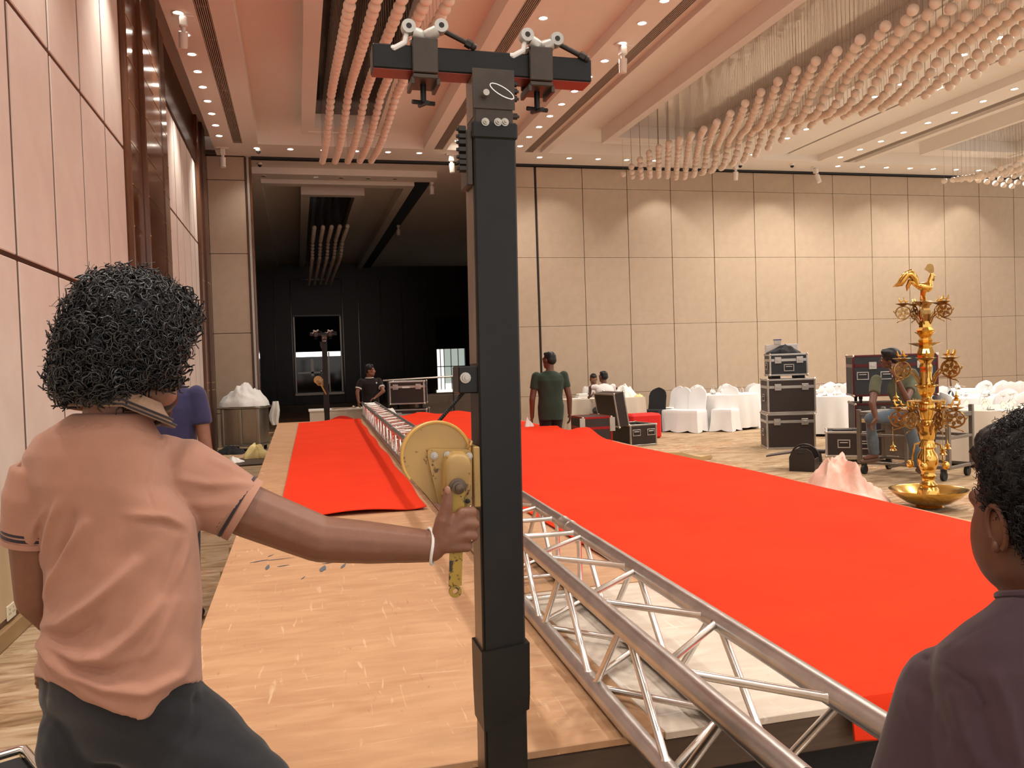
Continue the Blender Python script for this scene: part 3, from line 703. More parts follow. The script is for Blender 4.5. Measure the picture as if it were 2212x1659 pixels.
# clamps on the crossbar
for pc, hw, e0, e1 in ((922, 27, (882, 62), (952, 60)), (1175, 26, (1137, 77), (1201, 85))):
    c = tl(pc, 125, YB - .03)
    k = MB(); w = hw / 1812 * 1.83
    k.b2((c.x - w, -.042, zc - .034), (c.x + w, -.033, zc + .040), .002); k.b2((c.x - w, .033, zc - .034), (c.x + w, .042, zc + .040), .002); k.b2((c.x - w, -.042, zc + .030), (c.x + w, .042, zc + .040), .002)
    k.b2((c.x - w, -.042, zc - .046), (c.x + w, .042, zc - .036), .002)
    for s in (-1, 1): k.b2((c.x + s * w - .004, -.040, zc - .058), (c.x + s * w + .004, .030, zc - .044), .001)
    cl = k.build('bar_clamp', M['tower_brown'], tw)
    s = MB(); s.cyl((c.x, 0, zc - .044), (c.x, 0, zc - .090), .0065, 10)
    for a in (.25, 1.75): s.cyl((c.x - .026 * math.cos(a), -.026 * math.sin(a), zc - .086 - .006 * (a > 1)), (c.x + .026 * math.cos(a), .026 * math.sin(a), zc - .086 + .002), .005, 8)
    s.build('clamp_screw', M['tower_black'], cl, True)
    A, B = tl(*e0, YB), tl(*e1, YB); mid = (A + B) / 2
    s = MB()
    for E in (A, B):
        s.lathe([(.006, -.012), (.0145, -.012), (.0155, -.008), (.0155, .008), (.0145, .012), (.006, .012), (.006, -.012)], 18, cap=False)
        n = 7 * 18; R = Matrix.Rotation(PI / 2, 3, 'X')
        s.v[-n:] = [tuple(R @ Vector(q) + E) for q in s.v[-n:]]
    eb = MB()
    for E in (A, B): eb.cyl(E + Vector((0, -.0125, 0)), E + Vector((0, .012, 0)), .0058, 10)
    for E, sg in ((A, 1), (B, -1)): s.tube([E + Vector((sg * .010, 0, -.010)), (E * .45 + mid * .55) + Vector((0, 0, -.014)), Vector((mid.x, 0, zc + .047))], [.013, .014, .018], 10)
    s.ell((mid.x, 0, zc + .046), (.030, .020, .010)); sd = s.build('saddle', M['steel_grey'], tw, True); eb.build('eye_pin', M['bolt_dark'], sd)
    q = B + Vector((.058, 0, -.030)); s = MB(); s.cyl(B + Vector((.002, 0, -.006)), q, .0055, 10); s.cyl(q - Vector((.004, 0, -.002)), q + Vector((.008, 0, -.004)), .0095, 6); s.ell(q + Vector((.012, 0, -.006)), .008)
    s.build('eye_bolt', M['bolt_dark'], sd, True)
    s = MB(); s.tube([A + Vector((-.004, 0, -.014)), A + Vector((-.008, 0, -.032)), A + Vector((-.030, 0, -.045)), (A.x - .06, -.005, zc + .028)], [.005, .006, .006, .004], 8); s.build('strap_end', M['white_cloth'], sd, True)
# pulley bracket and cable
a, b = tl(989, 792, TWY - .03), tl(1024, 850, TWY - .03)
pb = tb('pulley_bracket', 'tower_black', (a.x, -.036, b.z), (-.044, .036, a.z), .003)
p = tl(1005, 817, TWY - .036); bolt(btz_me, (p.x, -.036, p.z), (PI / 2, 0, 0), pb, 1.1)
c0, c1 = tl(1003, 846, TWY - .01), tl(945, 915, TWY - .005)
cb = MB(); d = (c1 - c0)
for s3 in range(3):
    cb.tube([c0 + d * t + Vector((.0028 * math.cos(t * 40 + s3 * 2.09), .0028 * math.sin(t * 40 + s3 * 2.09), 0)) for t in [k / 40 for k in range(41)]], .0026, 5)
cb.build('wire_rope', M['rubber'], tw, True)
# winch
YW = TWY - .012
wn = MB(); ctr, R_ = tl(940, 986, YW), .0735
poly = [(ctr.x + R_ * math.cos(math.radians(t)), ctr.z + R_ * math.sin(math.radians(t))) for t in range(-18, 216, 9)]
b1, b2_ = tl(935, 1086, YW), tl(1000, 1092, YW); poly += [(b1.x, b1.z), (b2_.x, b2_.z)]
wn.prism(poly, (0, -.032, 0), (1, 0, 0), (0, 0, 1), (0, .052, 0)); cov = wn.build('drum_cover', M['yellow'], tw)
rimp = [Vector((ctr.x + (R_ + .001) * math.cos(math.radians(t)), -.032, ctr.z + (R_ + .001) * math.sin(math.radians(t)))) for t in range(-10, 224, 6)]
MB().tube(rimp, .0036, 6).build('cover_rim', mat('yellow_rim', (.60, .36, .09), .4), cov, True)
def rp(pts, Y): return [(q.x, q.z) for q in (tl(x, y, Y) for x, y in pts)]
YP = TWY - .040
tb('winch_back_plate', 'yellow', (-.062, -.046, tl(0, 1092, TWY).z if 0 else tl(1015, 1090, TWY).z), (-.047, .03, tl(1015, 962, TWY).z), .002)
pp = rp([(930, 972), (1012, 972), (1019, 979), (1019, 1090), (1008, 1097), (955, 1094), (946, 1088), (924, 990), (924, 978)], YP)
pm = MB().prism(pp, (0, -.044, 0), (1, 0, 0), (0, 0, 1), (0, .009, 0)).build('gear_plate', M['yellow'], tw)
hp = rp([(954, 1068), (955, 1002), (962, 985), (978, 977), (997, 977), (1009, 985), (1014, 1002), (1015, 1045), (1008, 1066), (988, 1080), (968, 1078)], YP)
hc = sum((Vector((q[0], 0, q[1])) for q in hp), Vector()) / len(hp)
MB().rings([[Vector((hc.x + (q[0] - hc.x) * s, y, hc.z + (q[1] - hc.z) * s)) for q in hp] for s, y in ((1.04, -.044), (1.0, -.060), (.93, -.070), (.80, -.074))]).build('gear_housing', M['yellow'], tw, True)
for px, py in ((937, 986), (966, 984), (1012, 986), (1009, 1082)):
    p = tl(px, py, YP); bolt(btz_me if py < 1000 else bt_me, (p.x, -.044, p.z), (PI / 2, 0, 0), pm, .75)
sh = tl(988, 1053, YP - .03)
MB().rings([[Vector((sh.x + r * math.cos(a), y, sh.z + r * math.sin(a))) for a in [2 * PI * k / 16 for k in range(16)]] for r, y in ((.019, -.072), (.019, -.078), (.014, -.079), (.014, -.086), (.009, -.087), (.009, -.096), (.005, -.098))]).build('shaft_nut', mat('greasy_steel', (.12, .085, .062), .35, .7), tw, True)
he, YH = tl(985, 1281, TWY - .09), -.084
hn = MB().prism([(sh.x - .014, sh.z + .002), (sh.x + .014, sh.z + .002), (he.x + .0135, he.z), (he.x - .0135, he.z)], (0, YH, 0), (1, 0, 0), (0, 0, 1), (0, .006, 0))
n0 = len(hn.v); hn.lathe([(.0055, 0), (.0135, 0), (.0135, .006), (.0055, .006), (.0055, 0)], 20, cap=False); R = Matrix.Rotation(-PI / 2, 3, 'X')
hn.v[n0:] = [tuple(R @ Vector(q) + Vector((he.x, YH, he.z))) for q in hn.v[n0:]]
# cut the bar back so the eye stays open
for i in range(8):
    if abs(hn.v[i][2] - he.z) < .004: hn.v[i] = (hn.v[i][0], hn.v[i][1], he.z + .0115)
hnd = hn.build('crank_handle', M['yellow_handle'], tw)
MB().tube([tl(1010, 968, TWY - .04), tl(1016, 962, TWY - .045), tl(1019, 955, TWY - .04), tl(1012, 950, TWY - .02), tl(1000, 955, TWY)], .0028, 6).build('cable_keeper', M['yellow'], tw, True)
ft = dup(tw, at(705, 790, 15.55) * Vector((1, 1, 0)) if 0 else Vector((at(704, 800, 15.6).x - .01, at(704, 800, 15.6).y, 0)), None, 'distant lifting tower with orange-yellow winch at the far end of the stage')
ft.rotation_euler = (0, 0, 0)
for ch in ft.children:
    if ch.name.startswith('crank_handle'):
        ch.rotation_euler = (0, -.5, 0)
        v = Vector((sh.x, 0, sh.z)); ch.location = v - Matrix.Rotation(-.5, 3, 'Y') @ v

# smears of blue-grey paint on the nearest sheet seam
M['paint_mark'] = mat('blue_grey_paint', (.10, .115, .14), .6)
for x, y, w, l, a in ((560, 1212, .10, .012, .5), (578, 1225, .10, .02, 1.5), (600, 1208, .16, .008, .1), (612, 1222, .06, .012, .3), (698, 1228, .12, .03, 1.4), (715, 1215, .09, .012, .3), (742, 1222, .10, .016, 1.3), (760, 1214, .06, .014, .4), (585, 1200, .05, .008, 1.0), (655, 1248, .05, .006, 1.2)):
    q = onz(x, y, SZ + .0014); o = MB().rings([[Vector((u * w / 2, s * l / 2 * k, h)) for s in (-1, 1)] + [Vector((u * w / 2, s * l / 2 * k, h + .0008)) for s in (1, -1)] for u, k, h in ((-1, .2, 0), (-.3, 1, 0), (.4, .7, 0), (1, .1, 0))]).build('paint_mark', M['paint_mark'], st, loc=q); o.rotation_euler = (0, 0, a)
# ------------------------------------------------------------------ flight cases
ball_me = MB().ell((0, 0, 0), .024, nu=10, nv=7).mesh('ball_corner', M['chrome'], True)
latch_me = MB().b2((-.055, -.012, -.055), (.055, .004, .055), .006).b2((-.03, -.018, -.02), (.03, -.01, .02), .003).mesh('latch', M['alu_dull'])
_h = MB()
for x0, x1, z0, z1 in ((-.085, .085, .045, .06), (-.085, .085, -.06, -.045), (-.085, -.07, -.045, .045), (.07, .085, -.045, .045)): _h.b2((x0, -.012, z0), (x1, .002, z1), .003)
_h.b2((-.055, -.022, .012), (.055, -.008, .026), .004)
handle_me = _h.mesh('handle', M['alu_dull'])
cast_me = MB().tube([(-.018, 0, .04), (.018, 0, .04)], .04, 14).b2((-.026, -.02, .06), (.026, .02, .095)).mesh('caster', M['rubber'], True, 40)
def flight_case(label, loc, rz, w, d, h, lid=.14, latches=(-.28, .28), handles=(), side_handle=True, casters=False, trim='alu_dull', body='case_black', top=True, e=.030, group=None):
    t = thing('flight_case', label, 'flight case', loc, rz, group); z0 = .10 if casters else 0
    if top: MB().b2((-w / 2 + .004, -d / 2 + .004, z0 + .004), (w / 2 - .004, d / 2 - .004, z0 + h - .004)).build('case_shell', M[body], t)
    else:
        s = MB(); k = .012; a, b, c = w / 2 - .004, d / 2 - .004, z0 + .004
        s.b2((-a, -b, c), (a, b, c + k)); s.b2((-a, -b, c + k), (a, -b + k, z0 + h - .004)); s.b2((-a, b - k, c + k), (a, b, z0 + h - .004)); s.b2((-a, -b + k, c + k), (-a + k, b - k, z0 + h - .004)); s.b2((a - k, -b + k, c + k), (a, b - k, z0 + h - .004))
        s.build('case_shell', M[body], t)
    X, Y = w / 2, d / 2
    for sx in (-1, 1):
        for sy in (-1, 1): piece(t, 'edge_trim', M[trim], (sx * X - e * (sx > 0), sy * Y - e * (sy > 0), z0), (sx * X + e * (sx < 0), sy * Y + e * (sy < 0), z0 + h), .004)
    for z in (z0, z0 + h - e):
        for s in (-1, 1):
            piece(t, 'edge_trim', M[trim], (-X + e, s * Y - e * (s > 0), z), (X - e, s * Y + e * (s < 0), z + e), .004)
            piece(t, 'edge_trim', M[trim], (s * X - e * (s > 0), -Y + e, z), (s * X + e * (s < 0), Y - e, z + e), .004)
    zl = z0 + h - lid
    if top and lid:
        for s in (-1, 1):
            piece(t, 'lid_band', M[trim], (-X + e, s * Y - .010 * (s > 0), zl - .022), (X - e, s * Y + .010 * (s < 0), zl + .026), .003)
            piece(t, 'lid_band', M[trim], (s * X - .010 * (s > 0), -Y + e, zl - .022), (s * X + .010 * (s < 0), Y - e, zl + .026), .003)
        for x in latches: link('latch', latch_me, t, (x * w, -Y - .004, zl))
    for x, z in handles: link('handle', handle_me, t, (x * w, -Y, z0 + z * h))
    if side_handle: o = link('handle', handle_me, t, (-X, 0, z0 + h * .45)); o.rotation_euler = (0, 0, -PI / 2)
    for sx in (-1, 1):
        for sy in (-1, 1):
            for z in (z0 + .012, z0 + h - .012): link('ball_corner', ball_me, t, (sx * (X - .012), sy * (Y - .012), z))
    if casters:
        for sx in (-1, 1):
            for sy in (-1, 1): link('caster', cast_me, t, (sx * (X - .12), sy * (Y - .1), 0))
    return t
def front(a, b, d, z=0):                    # front-bottom corners seen at a, b -> base centre, heading, width
    A, B = onz(*a, z), onz(*b, z); v = B - A; rz = math.atan2(v.y, v.x); n = Vector((-math.sin(rz), math.cos(rz), 0))
    return (A + B) / 2 + n * d / 2, rz, Vector((v.x, v.y)).length
D1 = .62
A = at(1657, 972, 14.15); rz = -.38; p = Vector((A.x, A.y, 0)) + Vector((math.cos(rz), math.sin(rz), 0)) * .40 + Vector((-math.sin(rz), math.cos(rz), 0)) * D1 / 2; w = .8
w = .80; dep = project(p - Vector((-math.sin(rz), math.cos(rz), 0)) * D1 / 2)[2]; k = dep / F_PX
h1 = 77 * k; h2 = 75 * k; h3 = 48 * k
flight_case('bottom flight case of the tall stack of three, on the carpet behind the open toolbox', p, rz, w, D1, h1)
flight_case('middle flight case of the tall stack of three beside the round tables', p + Vector((.02, 0, h1)), rz + .02, w * .99, D1, h2)
t3 = flight_case('smallest flight case with a centre handle, topmost of the stack of three', p + Vector((.0, 0, h1 + h2 + .05)), rz + .01, w * .79, .48, h3, lid=.11, handles=((0, .36),), body='case_navy')
ft_ = MB()
for sx in (-.2, .2): ft_.b2((sx - .07, -.18, -.05), (sx + .07, .18, 0), .004)
ft_.build('rubber_feet', M['rubber'], t3)
zt = h1 + h2 + .05 + h3
def mound(name, c, rx, ry, h, m, seed, nz=.35, rz=0, n=26, edge=.25, freq=2.3, parent=None, cone=1.0):
    n = max(n, 40); nr = 22; rnd = random.Random(seed)
    G = [(rnd.uniform(-.6, .6), rnd.uniform(-.6, .6), rnd.uniform(.16, .34), rnd.uniform(-.5, 1)) for _ in range(9)]
    W_ = [(rnd.uniform(-1, 1), rnd.uniform(-1, 1), rnd.uniform(0, 6), rnd.uniform(.4, 1)) for _ in range(8)]
    def f(u, r):
        a = 2 * PI * u; er = 1 + edge * math.sin(2 * a + seed) * .5 + edge * .6 * math.sin(3 * a + seed * 2.1) + edge * .35 * math.sin(7 * a + seed) + edge * .2 * math.sin(13 * a)
        x, y = math.cos(a) * r, math.sin(a) * r
        big = sum(k * math.exp(-((x - p) ** 2 + (y - q) ** 2) / s ** 2) for p, q, s, k in G)
        rid = sum(k * (1 - abs(math.sin((p * x + q * y) * 2.2 * freq + s + 1.1 * math.sin((q * x - p * y) * freq * 1.7)))) ** 1.6 for p, q, s, k in W_) / 3
        z = h * max(0, 1 - r ** 1.7) ** .85 * (.62 + nz * .8 * big + nz * .75 * rid) + (h * .06 * (1 + rid) if r < .995 else 0)
        return Vector((x * er * rx, y * er * ry, max(0, z)))
    mb = MB().rings([[f(i / n, 1 - j / nr) for i in range(n)] for j in range(nr + 1)], cap=False); mb.f.append(tuple(range(n))[::-1]); mb.f.append(tuple(range(nr * n, (nr + 1) * n)))
    o = mb.build(name, M[m], parent, True, ang=75); o.location = c; o.rotation_euler = (0, 0, rz); return o
tag(mound('dark_cloth', p + Vector((-.02, -.02, zt + .001)), .27, .16, .14, 'tee_plum' if 0 else 'trouser_black', 3), 'crumpled dark cloth lying on top of the flight case stack', 'cloth')
bx = thing('plastic_box', 'flat cloudy plastic crate behind the dark cloth on the case stack', 'box', p + Vector((0, .0, zt)) + Vector((.02, .16, 0)), rz)
MB().b2((-.27, -.06, 0), (.27, .05, .165), .01).build('box_shell', M['clear_plastic'], bx)
tub = thing('food_tub', 'small clear tub with a dark blue lid on the top of the case stack', 'food tub', p + Vector((-.06, .15, zt + .166)), rz)
MB().rings([[Vector((sx * a, sy * b, z)) for sx, sy in ((-1, -1), (1, -1), (1, 1), (-1, 1))] for a, b, z in ((.048, .035, 0), (.060, .045, .068))]).build('tub', M['clear_plastic'], tub)
MB().b2((-.064, -.05, .069), (.064, .05, .085), .004).build('tub_lid', M['blue_lid'], tub)

# open toolbox and drill on the carpet
q, rz2, w2_ = front((1705, 1018), (1760, 1020), .34)
tbx = thing('toolbox', 'black open toolbox with its flap folded out in front of the case stack', 'toolbox', q, rz2); tw2 = w2_
wall_ = [(-tw2 / 2, 0), (tw2 / 2, 0), (tw2 / 2, .19), (tw2 * .38, .275), (tw2 * .2, .31), (-tw2 * .2, .31), (-tw2 * .38, .275), (-tw2 / 2, .19)]
MB().prism(wall_, (0, -.17, 0), (1, 0, 0), (0, 0, 1), (0, .02, 0)).build('end_wall', M['plastic_black'], tbx)
MB().prism(wall_, (0, .15, 0), (1, 0, 0), (0, 0, 1), (0, .02, 0)).build('end_wall', M['plastic_black'], tbx)
MB().b2((-tw2 / 2, -.15, 0), (-tw2 / 2 + .012, .15, .17)).b2((tw2 / 2 - .012, -.15, 0), (tw2 / 2, .15, .17)).b2((-tw2 / 2, -.15, 0), (tw2 / 2, .15, .012)).build('tray', M['plastic_black'], tbx)
MB().b2((-.05, -.176, .235), (.05, -.168, .265), .004).build('grip_slot', M['rubber'], tbx)
MB().prism([(-tw2 / 2 - .32, .18), (-tw2 / 2, .235), (-tw2 / 2, .255), (-tw2 / 2 - .32, .20)], (0, -.12, 0), (1, 0, 0), (0, 0, 1), (0, .25, 0)).build('flap', mat('grey_flap', (.075, .055, .050), .5), tbx)
MB().tube(arc((0, .16), .19, 10, 170, 10, 'xz', .05), .012, 8).build('carry_bail', M['plastic_black'], tbx, True)
q = onz(1774, 1008, 0); dr = thing('power_drill', 'cordless drill standing beside the toolbox', 'drill', q, rz2)
MB().b2((-.06, -.04, 0), (.06, .04, .065), .008).build('battery', M['plastic_black'], dr)
MB().tube([(0, 0, .06), (-.005, 0, .12), (-.02, 0, .19)], [.022, .02, .024], 10).build('grip', M['plastic_black'], dr, True)
MB().tube([(-.12, 0, .215), (-.09, 0, .215), (-.088, 0, .215), (.055, 0, .215)], [.012, .018, .032, .030], 12).build('drill_body', M['plastic_black'], dr, True)

# red-edged case and the open case near the registration table
q, rz2, w_ = front((1263, 943), (1322, 952), .7); kd = project(q)[2] / F_PX
pz = onz(1263, 945, 0); dpt = 14.7
A, B = at(1262, 948, dpt), at(1322, 950, dpt - .3); A.z = B.z = 0
mid = (A + B) / 2; rzr = -.04; nrm = Vector((-math.sin(rzr), math.cos(rzr), 0)); wr = (B - A).length
rc = flight_case('flight case with red edge trim and two front handles beside the open case', mid + nrm * .36, rzr, wr, .72, .62, lid=.2, handles=((-.24, .25), (.24, .25)), trim='case_red', latches=(), e=.036)
for sx in (-1, 1): piece(rc, 'corner_plate', M['alu_dull'], (sx * wr / 2 - .05, -.366, .36), (sx * wr / 2 + .05, -.352, .60), .004)
A, B = at(1358, 964, 15.4), at(1425, 962, 15.4); A.z = B.z = 0
mid = (A + B) / 2; rzo = .14; nrm = Vector((-math.sin(rzo), math.cos(rzo), 0)); wo = (B - A).length
oc = flight_case('large flight case standing open with its lid tipped up, beside the runway edge', mid + nrm * .38, rzo, wo, .76, .40, lid=0, handles=((-.27, .62), (.27, .62)), top=False, side_handle=False)
MB().b2((-wo / 2 + .03, -.33, .32), (wo / 2 - .03, .33, .355)).build('foam_insert', M['rubber'], oc)
ld = MB(); tip = .16
Rl = Matrix.Rotation(-tip, 3, 'Y'); hx = -wo / 2 - .005
def lidbox(lo, hi, name, m):
    o = MB().box([(a + b) / 2 for a, b in zip(lo, hi)], [abs(b - a) for a, b in zip(lo, hi)], None, .004)
    o.v = [tuple(Rl @ Vector(v) + Vector((hx, 0, .40))) for v in o.v]; return o.build(name, M[m], oc)
LH = .62
lidbox((-.22, -.375, .0), (-.20, .375, LH), 'lid_panel', 'case_black')
for y0, y1 in ((-.378, -.366), (.366, .378)): lidbox((-.20, y0, .0), (-.0, y1, LH), 'lid_side', 'case_black')
lidbox((-.20, -.366, LH - .012), (-.0, .366, LH), 'lid_side', 'case_black'); lidbox((-.20, -.366, 0), (-.0, .366, .012), 'lid_side', 'case_black')
for y in (-.378, .352):
    lidbox((-.224, y, 0), (-.198, y + .028, LH), 'edge_trim', 'alu_dull'); lidbox((-.026, y - .002, 0), (.002, y + .03, LH), 'edge_trim', 'alu_dull')
for z in (-.002, LH - .026): lidbox((-.224, -.35, z), (-.198, .35, z + .028), 'edge_trim', 'alu_dull'); lidbox((-.026, -.35, z), (.002, .35, z + .028), 'edge_trim', 'alu_dull')
for y in (-.37, .37):
    for x, z in ((-.21, 0), (-.21, LH), (-.01, 0), (-.01, LH)): link('ball_corner', ball_me, oc, Rl @ Vector((x, y, z)) + Vector((hx, 0, .40)))
q = at(1388, 905, 16.9); q.z = 0
rb = thing('red_crate', 'bright red cloth-covered box behind the open flight case', 'box', q, 0)
MB().b2((-.32, -.22, .0), (.32, .22, .50), .04).build('cover', mat('red_cloth', (.75, .012, .008), .7, bump=(14, .3, .02)), rb)
q = onz(1440, 985, 0); cs = MB().rings([[Vector((x, y + .05 * math.sin(x * 3), z + .02 * math.sin(x * 7 + y * 9))) for y, z in ((-.14, .0), (.14, 0), (.12, .055), (-.10, .075))] for x in (-.85, -.5, -.2, .1, .4, .7, .85)]).build('folded_card', M['cardboard'], None, True, q)
cs.rotation_euler = (0, 0, -1.25); tag(cs, 'long folded tan card lying by the runway edge', 'cardboard')

# low open case with gear, big red-edged case, trolley
q, rz2, _ = front((1785, 990), (1853, 996), .55); 
A = at(1784, 1003, 12.05); A.z = 0; lw = .95; rzl = -.62
lc = flight_case('low open flight case on casters holding dark gear, left of the trolley', A + Vector((math.cos(rzl), math.sin(rzl), 0)) * lw / 2 + Vector((-math.sin(rzl), math.cos(rzl), 0)) * .3, rzl, lw, .6, .37, lid=0, handles=((-.24, .52), (.05, .48)), casters=True, top=False, side_handle=False)
MB().b2((-lw / 2 + .03, -.26, .30), (lw / 2 - .03, .26, .44), .01).build('gear_tray', M['rubber'], lc)
MB().b2((.0, -.2, .44), (.34, .1, .66), .02).b2((-.38, -.2, .44), (-.1, .0, .49), .01).build('amplifier', M['plastic_black'], lc)
MB().b2((.01, -.206, .585), (.33, -.199, .64), .004).build('amplifier_panel', M['cardboard'], lc)
A = at(1846, 865, 12.6); bw = 1.18; rzb = -.50
lo2 = flight_case('lower dark red-edged flight case supporting the big case behind the seated man', (A + Vector((math.cos(rzb), math.sin(rzb), 0)) * bw / 2 + Vector((-math.sin(rzb), math.cos(rzb), 0)) * .35) * Vector((1, 1, 0)), rzb, bw, .7, .72, lid=0, trim='case_maroon', casters=True, side_handle=False)
zz = .90
bc = flight_case('big dark flight case with red edges and butterfly handles behind the seated man', (A + Vector((math.cos(rzb), math.sin(rzb), 0)) * (bw / 2 - .02) + Vector((-math.sin(rzb), math.cos(rzb), 0)) * .35) * Vector((1, 1, 0)) + Vector((0, 0, .822)), rzb, bw, .7, .62, lid=.16, latches=(-.26, .30), handles=((-.38, .5), (-.10, .5), (.36, .62)), trim='case_maroon', body='case_navy', casters=True, side_handle=False)
FL, FR = at(1858, 1022, 11.0), at(2050, 1040, 10.1); FL.z = FR.z = 0
tv = FR - FL; rzt = math.atan2(tv.y, tv.x); tL = tv.length; tD = .62
ty = thing('equipment_trolley', 'grey steel frame trolley on casters on which a man sits', 'trolley', FL, rzt)
def tbar(lo, hi, n='frame_rail'): piece(ty, n, M['trolley'], lo, hi, .004)
for x in (0, tL):
    for y in (0, tD): tbar((x - .025, y - .025, .14), (x + .025, y + .025, .84 if x < 1 else .90), 'frame_post')
for z in (.14, .50, .76):
    for y in (0, tD): tbar((.025, y - .02, z), (tL - .025, y + .02, z + .035))
    for x in (0, tL): tbar((x - .02, .025, z), (x + .02, tD - .025, z + .035))
for x in (.35, .75): tbar((x * tL - .015, 0, .10), (x * tL + .015, tD, .135))
tbar((tL * .55 - .02, -.02, .14), (tL * .55 + .02, .02, .50), 'frame_post')
piece(ty, 'deck', M['trolley'], (-.02, -.02, .795), (tL + .02, tD + .02, .815), .004)
piece(ty, 'side_panel', mat('taupe_panel', (.24, .19, .15), .6), (.04, tD - .05, .19), (tL * .55, tD - .03, .70), .004)
for x in (.06, tL - .06):
    for y in (0, tD): link('caster', MB().tube([(-.02, 0, .06), (.02, 0, .06)], .06, 14).b2((-.03, -.02, .09), (.03, .02, .14)).mesh('caster', M['rubber'], True, 40), ty, (x, y, 0))

# pink sheet on the carpet by the runway
q = onz(1822, 1078, 0)
tag(mound('crumpled_sheet', onz(1818, 1084, 0), .46, .66, .34, 'pink_cloth', 5, .75, -.4, 60, .34, 3.2), 'crumpled pale pink sheet heaped on the carpet beside the red runway', 'sheet')

# linen cart at the left, with the bits lying around it
A, B = at(492, 965, 16.9), at(573, 962, 16.8); A.z = B.z = 0
mid = (A + B) / 2; cw = (B - A).length; rzc = math.atan2(B.y - A.y, B.x - A.x)
lcart = thing('linen_cart', 'grey steel linen cart on casters heaped with white linen by the end wall', 'laundry cart', mid + Vector((0, .28, 0)), rzc)
MB().b2((-cw / 2 + .02, -.26, .14), (cw / 2 - .02, .26, .86), .01).build('tub', M['stainless'], lcart)
MB().b2((-cw / 2 - .08, -.32, .86), (cw / 2 + .04, .30, .90), .012).build('rim', M['stainless'], lcart)
for x in (-cw / 2 + .02, 0, cw / 2 - .02): piece(lcart, 'upright', M['stainless'], (x - .03, -.30, .12), (x + .03, -.262, .86), .008)
piece(lcart, 'chassis', M['alu_dull'], (-cw / 2, -.29, .10), (cw / 2, .28, .138), .006)
for x in (-.3, .3):
    for y in (-.2, .2): link('caster', cast_me, lcart, (x, y, 0))
ln = mound('linen_heap', mid + Vector((-.01, .26, .905)), .54, .34, .44, 'linen', 11, .62, rzc, 40, .16, 2.0)
tag(ln, 'heap of crumpled white linen overflowing the steel cart', 'linen')
q = mid + Vector((.56, .10, .92)); hg = MB(); 
hg.rings([[Vector((q.x + .04 * math.sin(z * 8) + (x * (1 + .3 * math.sin(z * 11))) * .5 + .10 * (0.92 - z), q.y + y + .02 * math.sin(z * 13 + x * 9), z)) for x, y in ((-.16, 0), (-.08, -.05), (0, .0), (.08, -.06), (.16, 0), (.1, .06), (0, .04), (-.1, .07))] for z in (.98, .90, .80, .70, .60, .50)])
hg.build('hanging_linen', M['linen'], None, True); tag(bpy.data.objects['hanging_linen'], 'end of white linen hanging over the right side of the cart', 'linen')
q = onz(500, 984, 0); tag(mound('black_bag', onz(500, 980, 0), .26, .3, .16, 'black_cloth', 2, .3, 0, 24), 'limp black bag on the floor in front of the linen cart', 'bag')
q = onz(548, 1000, 0); mt = MB().b2((-.42, -.55, 0), (.42, .55, .035), .01).build('floor_board', M['timber_dark'], None, loc=onz(566, 1000, 0) + Vector((-.05, .2, 0))); tag(mt, 'dark flat board on the carpet under the yellow cloth', 'board'); mt.rotation_euler = (0, 0, .1)
q = onz(556, 988, .04); tag(mound('yellow_cloth', q, .20, .26, .22, 'yellow_linen', 8, .6, .3, 30, .3), 'yellow and cream cloth heap on the dark board left of the runway', 'cloth')
tag(mound('white_cloth_heap', onz(508, 1002, 0), .14, .2, .12, 'linen', 4, .4, .3, 22, .3), 'small white printed cloth on the carpet behind the salmon shirt sleeve', 'cloth')

# things behind the far end of the stage
A, B = at(850, 880, 17.2), at(928, 875, 17.2); A.z = B.z = 0; fw = (B - A).length; rzf = math.atan2(B.y - A.y, B.x - A.x); mid = (A + B) / 2
flight_case('lower flight case of the pair behind the far end of the runway', mid + Vector((.03, .4, 0)), rzf, fw, .55, .62, lid=.12, casters=True, trim='alu')
fc = flight_case('upper flight case with a white label behind the far end of the runway', mid + Vector((0, .4, .72)), rzf, fw * .99, .55, .48, lid=.12, casters=True, trim='alu', latches=(-.32, .32))
piece(fc, 'name_label', M['paper'], (-.09, -.282, .435), (.06, -.276, .47))
A = at(672, 886, 17.1); tt = thing('trestle_table', 'plain pale trestle table with a skirt beyond the far tower', 'table', (A.x + .55, A.y + .3, 0), .0)
MB().b2((-.6, -.3, .74), (.75, .3, .775), .006).build('table_top', M['white_paint'], tt); MB().b2((-.58, -.28, .02), (.73, -.26, .74)).build('table_skirt', M['cream_cloth'], tt)
for x in (-.5, .65): piece(tt, 'leg', M['alu_dull'], (x, .2, 0), (x + .03, .23, .74))
rd = MB().cyl((0, 0, 0), (.50, .02, .012), .012, 8).cyl((.47, -.05, .02), (.49, .06, .05), .015, 8).ell((.44, .0, .03), .03).build('threaded_rod', M['chrome'], None, True, loc=at(716, 876, 17.0)); rd.location.z = .79; tag(rd, 'shiny metal rod with a hook lying on the trestle table', 'rod')
q = at(838, 885, 16.9); q.z = 0; tag(mound('white_linen_heap', at(836, 884, 16.7) * Vector((1, 1, 0)) + Vector((0, .15, .45)), .28, .22, .36, 'linen', 6, .35, .2, 28), 'white linen bundle next to the far flight cases', 'linen')
ub = MB().b2((-.34, -.25, 0), (.34, .25, .449), .02).build('storage_bin', M['clear_plastic'], None, loc=at(838, 884, 16.7) * Vector((1, 1, 0)) + Vector((0, .15, 0))); tag(ub, 'low cloudy bin under the white linen bundle at the far end', 'bin')
A = at(965, 860, 19.2); rs = thing('low_riser', 'low dark riser block just inside the dark hall', 'riser', (A.x + .3, A.y + .8, 0))
MB().b2((-1.0, -.5, 0), (1.4, .5, .92), .01).build('riser_body', M['timber_dark'], rs)
